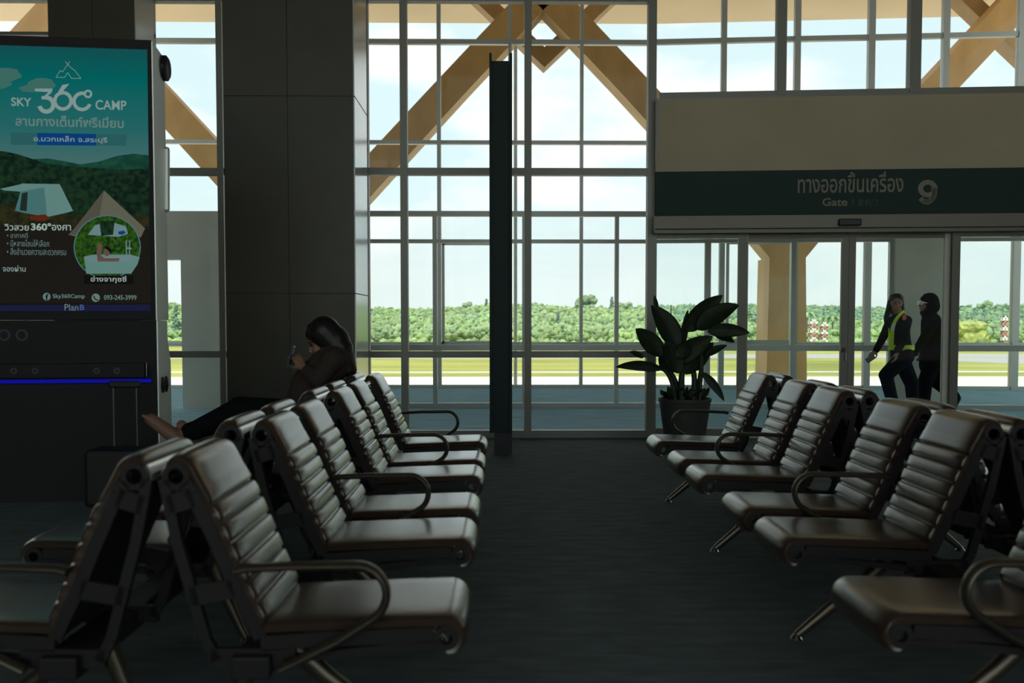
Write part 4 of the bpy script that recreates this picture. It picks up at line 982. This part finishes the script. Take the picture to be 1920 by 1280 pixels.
def face_parts(g, eu, root, s=1.0, smile=True, skin=None):
    for sg in (-1, 1):
        mb = MB(); p = g(sg * 0.031, 0.078, 0.008)
        blob('eye', [(p, 0.0085 * s, p + Vector((0, 0, 0.0005)), 0.0085 * s)], 'pupil', root, 0.003, smooth_it=1)
        blob('eyebrow', [(g(sg * 0.016, 0.086, 0.030), 0.004 * s, g(sg * 0.046, 0.072, 0.030), 0.003 * s)], 'hair', root, 0.003, smooth_it=1)
    if smile: blob('mouth', [(g(-0.022, 0.083, -0.054), 0.005 * s, g(0, 0.090, -0.060), 0.0065 * s), (g(0, 0.090, -0.060), 0.0065 * s, g(0.022, 0.083, -0.054), 0.005 * s)], 'lip', root, 0.003, smooth_it=1)

# -- woman in the hi-vis vest, walking left along the corridor and smiling at the camera
PW = 11.45
J = lambda x, y, dy=0.0: at(x, y, PW + dy)
w1 = tag(empty('person', (J(1685, 780).x, PW, 0)), 'long-haired person in a yellow hi-vis vest walking left with a phone in hand', 'person')
hc, he, g1_, eu1 = head(J(1680, 570), (-0.22, -1, -0.02), (0.04, 0, 1), 1.03)
zf = 0.03
n_ankle = (J(1676, 768, -0.02)); n_ankle.z = 0.10; r_ankle = J(1712, 760, 0.08); r_ankle.z = 0.12
shN, shF = J(1700, 601, -0.15), J(1669, 603, 0.13); elN, wrN = J(1694, 636, -0.19), J(1683, 659, -0.20); elF, wrF = J(1655, 634, 0.13), J(1643, 656, 0.06)
hip = J(1692, 664); hN, hF = hip + Vector((0, -0.085, -0.02)), hip + Vector((0, 0.085, -0.02)); knN = J(1661, 703, -0.08); knF = J(1709, 718, 0.09)
body = hc + [(J(1683, 583), 0.052, J(1686, 598), 0.058), (J(1686, 603), 0.10, J(1688, 640), 0.105), (J(1688, 640), 0.105, hip, 0.12),
     (J(1686, 602, -.08), 0.07, shN, 0.052), (J(1682, 603, .08), 0.07, shF, 0.052), (shN, 0.048, elN, 0.038), (elN, 0.036, wrN, 0.026), (shF, 0.048, elF, 0.038), (elF, 0.036, wrF, 0.026),
     (hN, 0.085, knN, 0.055), (knN, 0.052, n_ankle, 0.034), (hF, 0.085, knF, 0.055), (knF, 0.052, r_ankle, 0.034),
     (n_ankle, 0.036, n_ankle + Vector((-0.15, 0, -0.055)), 0.032), (r_ankle, 0.036, r_ankle + Vector((-0.14, 0, -0.075)), 0.032)]
body += hand(wrN, (-0.25, -0.05, -1), (-1, 0.1, 0), 0.30, 1.0) + hand(wrF, (-0.75, -0.1, -0.65), (0.3, 0.6, -0.6), 0.42, 1.0)
blob('body', body, 'skin', w1, 0.0075, he, 3)
face_parts(g1_, eu1, w1)
blob('jacket', [(J(1684, 594), 0.062, J(1686, 600), 0.075), (J(1686, 603), 0.118, J(1688, 640), 0.125), (J(1688, 640), 0.125, J(1691, 662), 0.138), (J(1686, 602, -.08), 0.078, shN, 0.066), (J(1682, 603, .08), 0.078, shF, 0.064),
     (shN, 0.064, elN, 0.056), (elN, 0.054, wrN + Vector((0, 0, 0.02)), 0.046), (shF, 0.062, elF, 0.052), (elF, 0.052, wrF, 0.042)], 'navy_cloth', w1, 0.009, (), 4)
blob('trousers', [(J(1691, 655), 0.132, hip, 0.134), (hN, 0.112, knN, 0.088), (knN, 0.086, n_ankle + Vector((0, 0, 0.05)), 0.072), (hF, 0.112, knF, 0.090), (knF, 0.086, r_ankle + Vector((0, 0, 0.05)), 0.072)], 'navy_cloth', w1, 0.010, (), 4)
for a in (n_ankle, r_ankle): blob('shoe', [(a + Vector((0.03, 0, -0.055)), 0.042, a + Vector((-0.15, 0, -0.062)), 0.036), (a + Vector((0, 0, -0.01)), 0.042, a + Vector((0, 0, -0.05)), 0.042)], 'shoe', w1, 0.008, (), 2)
# vest: shoulder strap, front panel, waist band
def strip_over(name, pts, width, m, root, th=0.006, nrm=(0, -1, 0)):
    mb = MB(); P = [Vector(p) for p in pts]; n = len(P); ring = []
    for i, p in enumerate(P):
        t = (P[min(i + 1, n - 1)] - P[max(i - 1, 0)]).normalized(); nn = Vector(nrm[i] if hasattr(nrm[0], '__len__') else nrm); sd = t.cross(nn).normalized(); nn = sd.cross(t).normalized()
        w_ = width[i] if hasattr(width, '__len__') else width
        ring += [p - sd * w_ / 2, p + sd * w_ / 2, p + sd * w_ / 2 + nn * th, p - sd * w_ / 2 + nn * th]
    fs = [(3, 2, 1, 0), (4 * n - 4, 4 * n - 3, 4 * n - 2, 4 * n - 1)]
    for i in range(n - 1):
        for k in range(4): fs.append((i * 4 + k, i * 4 + (k + 1) % 4, i * 4 + 4 + (k + 1) % 4, i * 4 + 4 + k))
    mb.add(ring, fs); return mb.build(name, m, root, smooth='auto')
vest = strip_over('vest', [J(1695, 583, -.10), J(1689, 588, -.135), J(1683, 594, -.145), J(1678, 602, -.145), J(1674, 612, -.14), J(1672.5, 624, -.14), J(1671.5, 640, -.14), J(1670, 656, -.14)], [0.03, 0.034, 0.038, 0.042, 0.046, 0.05, 0.054, 0.066], 'hi_vis', w1)
strip_over('vest', [J(1676, 594, .12), J(1669, 603, .135), J(1668, 618, .04), J(1668, 640, .0), J(1667, 656, -.02)], 0.03, 'hi_vis', w1, nrm=(-0.8, -0.6, 0))
band = []
bc = J(1690, 651)
for k in range(25):
    a = 2 * math.pi * k / 24; band.append(bc + Vector((0.152 * math.cos(a), 0.148 * math.sin(a), 0)))
mb = MB(); vs_ = []; fs = []
for k in range(24):
    a = 2 * math.pi * k / 24
    for r_, z_ in ((0.150, -0.032), (0.150, 0.032), (0.143, 0.032), (0.143, -0.032)): vs_.append(bc + Vector((r_ * math.cos(a) * 1.04, r_ * math.sin(a), z_)))
for k in range(24):
    j = (k + 1) % 24
    for q in range(4): fs.append((k * 4 + q, k * 4 + (q + 1) % 4, j * 4 + (q + 1) % 4, j * 4 + q))
mb.add(vs_, fs); mb.build('vest_waistband', 'hi_vis', w1, smooth='auto')
strip_over('reflective_band', [J(1676.2, 606, -.150), J(1672.8, 620, -.150)], 0.044, 'reflective', vest, 0.003)
blob('shoulder_patch', [(J(1695, 592, -.205), 0.006, J(1695, 600, -.212), 0.005)], 'orange_patch', w1, 0.004, ((J(1695.5, 595, -.203), (0.028, 0.010, 0.036)),), 1)
blob('hair', [(g1_(-0.01, -0.035, 0.045), 0.088, g1_(0, -0.05, -0.06), 0.072), (g1_(0.066, -0.02, 0.03), 0.034, g1_(0.086, 0.0, -0.10), 0.036), (g1_(-0.066, -0.02, 0.03), 0.032, g1_(-0.082, -0.01, -0.09), 0.028), (g1_(0.080, -0.01, -0.08), 0.038, J(1661, 596, -.06), 0.030), (J(1661, 594, -.06), 0.030, J(1659, 604, -.06), 0.012), (g1_(-0.02, -0.004, 0.066), 0.070, g1_(0.02, -0.004, 0.066), 0.070)], 'hair', w1, 0.008, (), 3)
# phone
d = (wrF - elF).normalized(); pcn = J(1632, 672, 0.02)
mb = MB(); ax = (J(1637.5, 668, 0.02) - J(1625.5, 676, 0.02)).normalized(); mb.bar(pcn - ax * 0.062, pcn + ax * 0.062, 0.010, 0.066, (0, 0.2, 1))
tag(mb.build('phone', 'phone_back', bevel=0.004), 'flat dark phone held out in front by the person in the hi-vis vest', 'phone')

# -- woman in dark hijab with a backpack, following behind
PW2 = 11.75
J = lambda x, y, dy=0.0: at(x, y, PW2 + dy)
w2 = tag(empty('person', (J(1740, 780).x, PW2, 0)), 'person in a dark headscarf and black clothes walking left behind the other walker', 'person')
hc, he, g2_, eu2 = head(J(1738, 570), (-1, -0.12, 0.10), (0, 0, 1), 1.03)
hip = J(1746, 668); hN, hF = hip + Vector((0, -0.085, -0.02)), hip + Vector((0, 0.085, -0.02)); knN = J(1735, 715, -0.08); anN = J(1731, 765, -0.07); anN.z = 0.10
knF = J(1757, 716, 0.09); anF = J(1789, 743, 0.10)
shN, shF = J(1750, 605, -0.16), J(1744, 605, 0.14); elN, wrN = J(1729, 640, -0.20), J(1714, 662, -0.19); elF, wrF = J(1738, 643, 0.17), J(1731, 664, 0.10)
body = hc + [(J(1744, 582), 0.05, J(1746, 598), 0.056), (J(1746, 604), 0.10, J(1747, 640), 0.105), (J(1747, 640), 0.105, hip, 0.12), (J(1747, 604, -.08), 0.07, shN, 0.05), (J(1746, 604, .08), 0.07, shF, 0.05),
    (shN, 0.048, elN, 0.038), (elN, 0.036, wrN, 0.026), (shF, 0.048, elF, 0.038), (elF, 0.036, wrF, 0.026), (hN, 0.085, knN, 0.055), (knN, 0.052, anN, 0.034), (hF, 0.085, knF, 0.055), (knF, 0.052, anF, 0.034),
    (anN, 0.036, anN + Vector((-0.15, 0, -0.055)), 0.032), (anF, 0.034, anF + Vector((-0.03, 0, -0.13)), 0.030)]
body += hand(wrN, (-0.5, 0, -0.85), (-0.8, 0.2, 0.5), 0.35) + hand(wrF, (-0.6, -0.1, -0.8), (-0.4, -0.8, 0.3), 0.5)
blob('body', body, 'skin', w2, 0.0075, he, 3); face_parts(g2_, eu2, w2)
blob('tunic', [(J(1746, 603), 0.125, J(1747, 640), 0.135), (J(1747, 640), 0.135, J(1746, 684), 0.150), (J(1747, 604, -.08), 0.082, shN, 0.068), (J(1746, 604, .08), 0.08, shF, 0.066), (shN, 0.066, elN, 0.06), (elN, 0.058, wrN, 0.048), (shF, 0.062, elF, 0.055), (elF, 0.055, wrF, 0.045)], 'black_cloth', w2, 0.009, (), 4)
blob('trousers', [(J(1746, 668), 0.13, J(1746, 676), 0.13), (hN, 0.112, knN, 0.092), (knN, 0.088, anN + Vector((0, 0, 0.05)), 0.078), (hF, 0.112, knF, 0.092), (knF, 0.088, anF, 0.074)], 'black_cloth', w2, 0.010, (), 4)
blob('shoe', [(anN + Vector((0.03, 0, -0.055)), 0.042, anN + Vector((-0.15, 0, -0.062)), 0.036), (anN, 0.042, anN + Vector((0, 0, -0.05)), 0.042)], 'shoe', w2, 0.008, (), 2)
blob('shoe', [(anF + Vector((0.02, 0, 0.0)), 0.042, anF + Vector((0.05, 0, -0.02)), 0.042), (anF + Vector((0.05, 0, -0.02)), 0.042, anF + Vector((-0.01, 0, -0.16)), 0.034)], 'shoe', w2, 0.008, (), 2)
blob('headscarf', [(g2_(0, -0.035, 0.04), 0.112, g2_(0, -0.055, -0.02), 0.112), (g2_(0, -0.02, -0.08), 0.09, J(1745, 598), 0.098), (g2_(0, 0.02, 0.085), 0.05, g2_(0, 0.055, 0.062), 0.038), (g2_(0, 0.02, -0.12), 0.055, g2_(0, 0.04, -0.11), 0.04)], 'black_cloth', w2, 0.008, (), 3)
gl = MB()
for sg in (-1, 1): gl.disc_ring(g2_(sg * 0.032, 0.095, 0.006), (0.12, -1, 0), (0, 0, 1), 0.019, 0.024, 0.004, 16); gl.bar(g2_(sg * 0.054, 0.095, 0.01), g2_(sg * 0.080, 0.0, 0.01), 0.004, 0.006)
gl.bar(g2_(-0.012, 0.1, 0.01), g2_(0.012, 0.1, 0.01), 0.004, 0.004); gl.build('glasses', 'chrome', w2)
bp_ = tag(empty('backpack', tuple(J(1763, 640))), 'black backpack worn by the person in the headscarf', 'backpack')
c = J(1762, 640); blob('bag', [(J(1771, 607, -.09), 0.06, J(1771, 607, .09), 0.06), (J(1778, 640, -.09), 0.085, J(1778, 640, .09), 0.085), (J(1780, 678, -.09), 0.08, J(1780, 678, .09), 0.08)], 'black_cloth', bp_, 0.010, (), 4)
strip_over('strap', [J(1758, 600, -.15), J(1748, 597, -.20), J(1738, 606, -.20), J(1735, 625, -.20), J(1742, 650, -.22), J(1762, 660, -.19)], 0.03, 'navy_cloth', bp_, nrm=[(0, -0.5, 1), (-0.3, -1, 0.6), (-0.6, -1, 0), (-0.6, -1, 0), (0, -1, 0), (0, -1, 0)])

# -- person sitting on the rear bench, feet up on the suitcase
PS = 6.1
J = lambda x, y, dy=0.0: at(x, y, PS + dy)
w3 = tag(empty('person', (-1.25, PS, 0)), 'dark-haired person slouched on the rear bench before the pillar, bare feet on a suitcase', 'person')
hc, he, g3_, eu3 = head(J(606, 640), (-1, -0.15, -0.45), (-0.35, 0, 1), 1.05)
hip = Vector((-1.31, PS, 0.605)); sh = J(628, 672); shN, shF = J(622, 674, -0.17), J(622, 674, 0.15)
hN, hF = hip + Vector((0, -0.09, 0)), hip + Vector((0, 0.09, 0)); knN = Vector((-1.70, PS - 0.12, 0.66)); anN = at(352, 812, 5.97)
knF = Vector((-1.74, PS + 0.02, 0.60)); anF = at(328, 818, 5.93)
elN, wrN = J(596, 712, -0.22), J(570, 690, -0.16); elF, wrF = J(596, 712, 0.20), J(568, 690, 0.02)
toe = at(272, 778, 5.93); toeN = at(336, 790, 5.99)
body = hc + [(J(618, 652), 0.05, sh, 0.06), (sh, 0.11, (-1.25, PS, 0.80), 0.125), ((-1.25, PS, 0.80), 0.125, hip, 0.125), (sh, 0.07, shN, 0.055), (sh, 0.07, shF, 0.055), (shN, 0.05, elN, 0.04), (elN, 0.038, wrN, 0.027), (shF, 0.05, elF, 0.04), (elF, 0.038, wrF, 0.027),
    (hN, 0.09, knN, 0.06), (knN, 0.056, anN, 0.036), (hF, 0.09, knF, 0.06), (knF, 0.056, anF, 0.036), (anF, 0.050, anF + (toe - anF) * 0.8, 0.040), (anN, 0.040, anN + (toeN - anN) * 0.7, 0.034)]
body += [(anF + Vector((0.015, 0, -0.02)), 0.036, anF + Vector((0.02, 0, -0.025)), 0.034)]
for q in range(5):
    o_ = Vector((0, -0.032 + 0.016 * q, 0)); body.append((anF + (toe - anF) * 0.78 + o_, 0.011, toe + o_ + Vector((0.004 * q, 0, -0.004 * q)), 0.009 + (0.003 if q == 0 else 0)))
body += hand(wrN, (-0.6, 0.3, 0.7), (-0.3, 1, 0), 0.5) + hand(wrF, (-0.6, -0.3, 0.7), (-0.3, -1, 0), 0.5)
blob('body', body, 'skin', w3, 0.0085, he, 3); face_parts(g3_, eu3, w3)
blob('shirt', [(J(626, 664), 0.075, sh, 0.10), (sh, 0.128, (-1.25, PS, 0.80), 0.145), ((-1.25, PS, 0.80), 0.145, hip, 0.145), (sh, 0.09, shN, 0.072), (sh, 0.09, shF, 0.072), (shN, 0.068, elN, 0.06), (shF, 0.068, elF, 0.06), (elN, 0.056, elN + (wrN - elN) * 0.7, 0.046), (elF, 0.056, elF + (wrF - elF) * 0.7, 0.046)], 'brown_cloth', w3, 0.010, (), 4)
blob('trousers', [(hip, 0.14, hip + Vector((-0.02, 0, 0)), 0.14), (hN, 0.115, knN, 0.085), (knN, 0.08, anN + (knN - anN) * 0.22, 0.062), (hF, 0.115, knF, 0.085), (knF, 0.08, anF + (knF - anF) * 0.22, 0.062)], 'black_cloth', w3, 0.010, (), 4)
blob('hair', [(g3_(0, -0.03, 0.05), 0.112, g3_(0, -0.06, -0.04), 0.10), (g3_(0, -0.07, -0.02), 0.10, J(636, 662), 0.095), (J(638, 655), 0.09, J(654, 692), 0.055), (g3_(0, 0.045, 0.075), 0.045, g3_(0, 0.02, 0.09), 0.06)], 'hair', w3, 0.009, (), 4)
mb = MB(); pc_ = (wrN + wrF) / 2 + Vector((-0.07, 0, 0.07)); mb.bar(pc_ + Vector((-0.03, 0, -0.065)), pc_ + Vector((0.01, 0, 0.075)), 0.07, 0.009, (1, 0, 0.3))
tag(mb.build('phone', 'phone_back', bevel=0.004), 'phone held up in both hands by the person on the rear bench', 'phone')
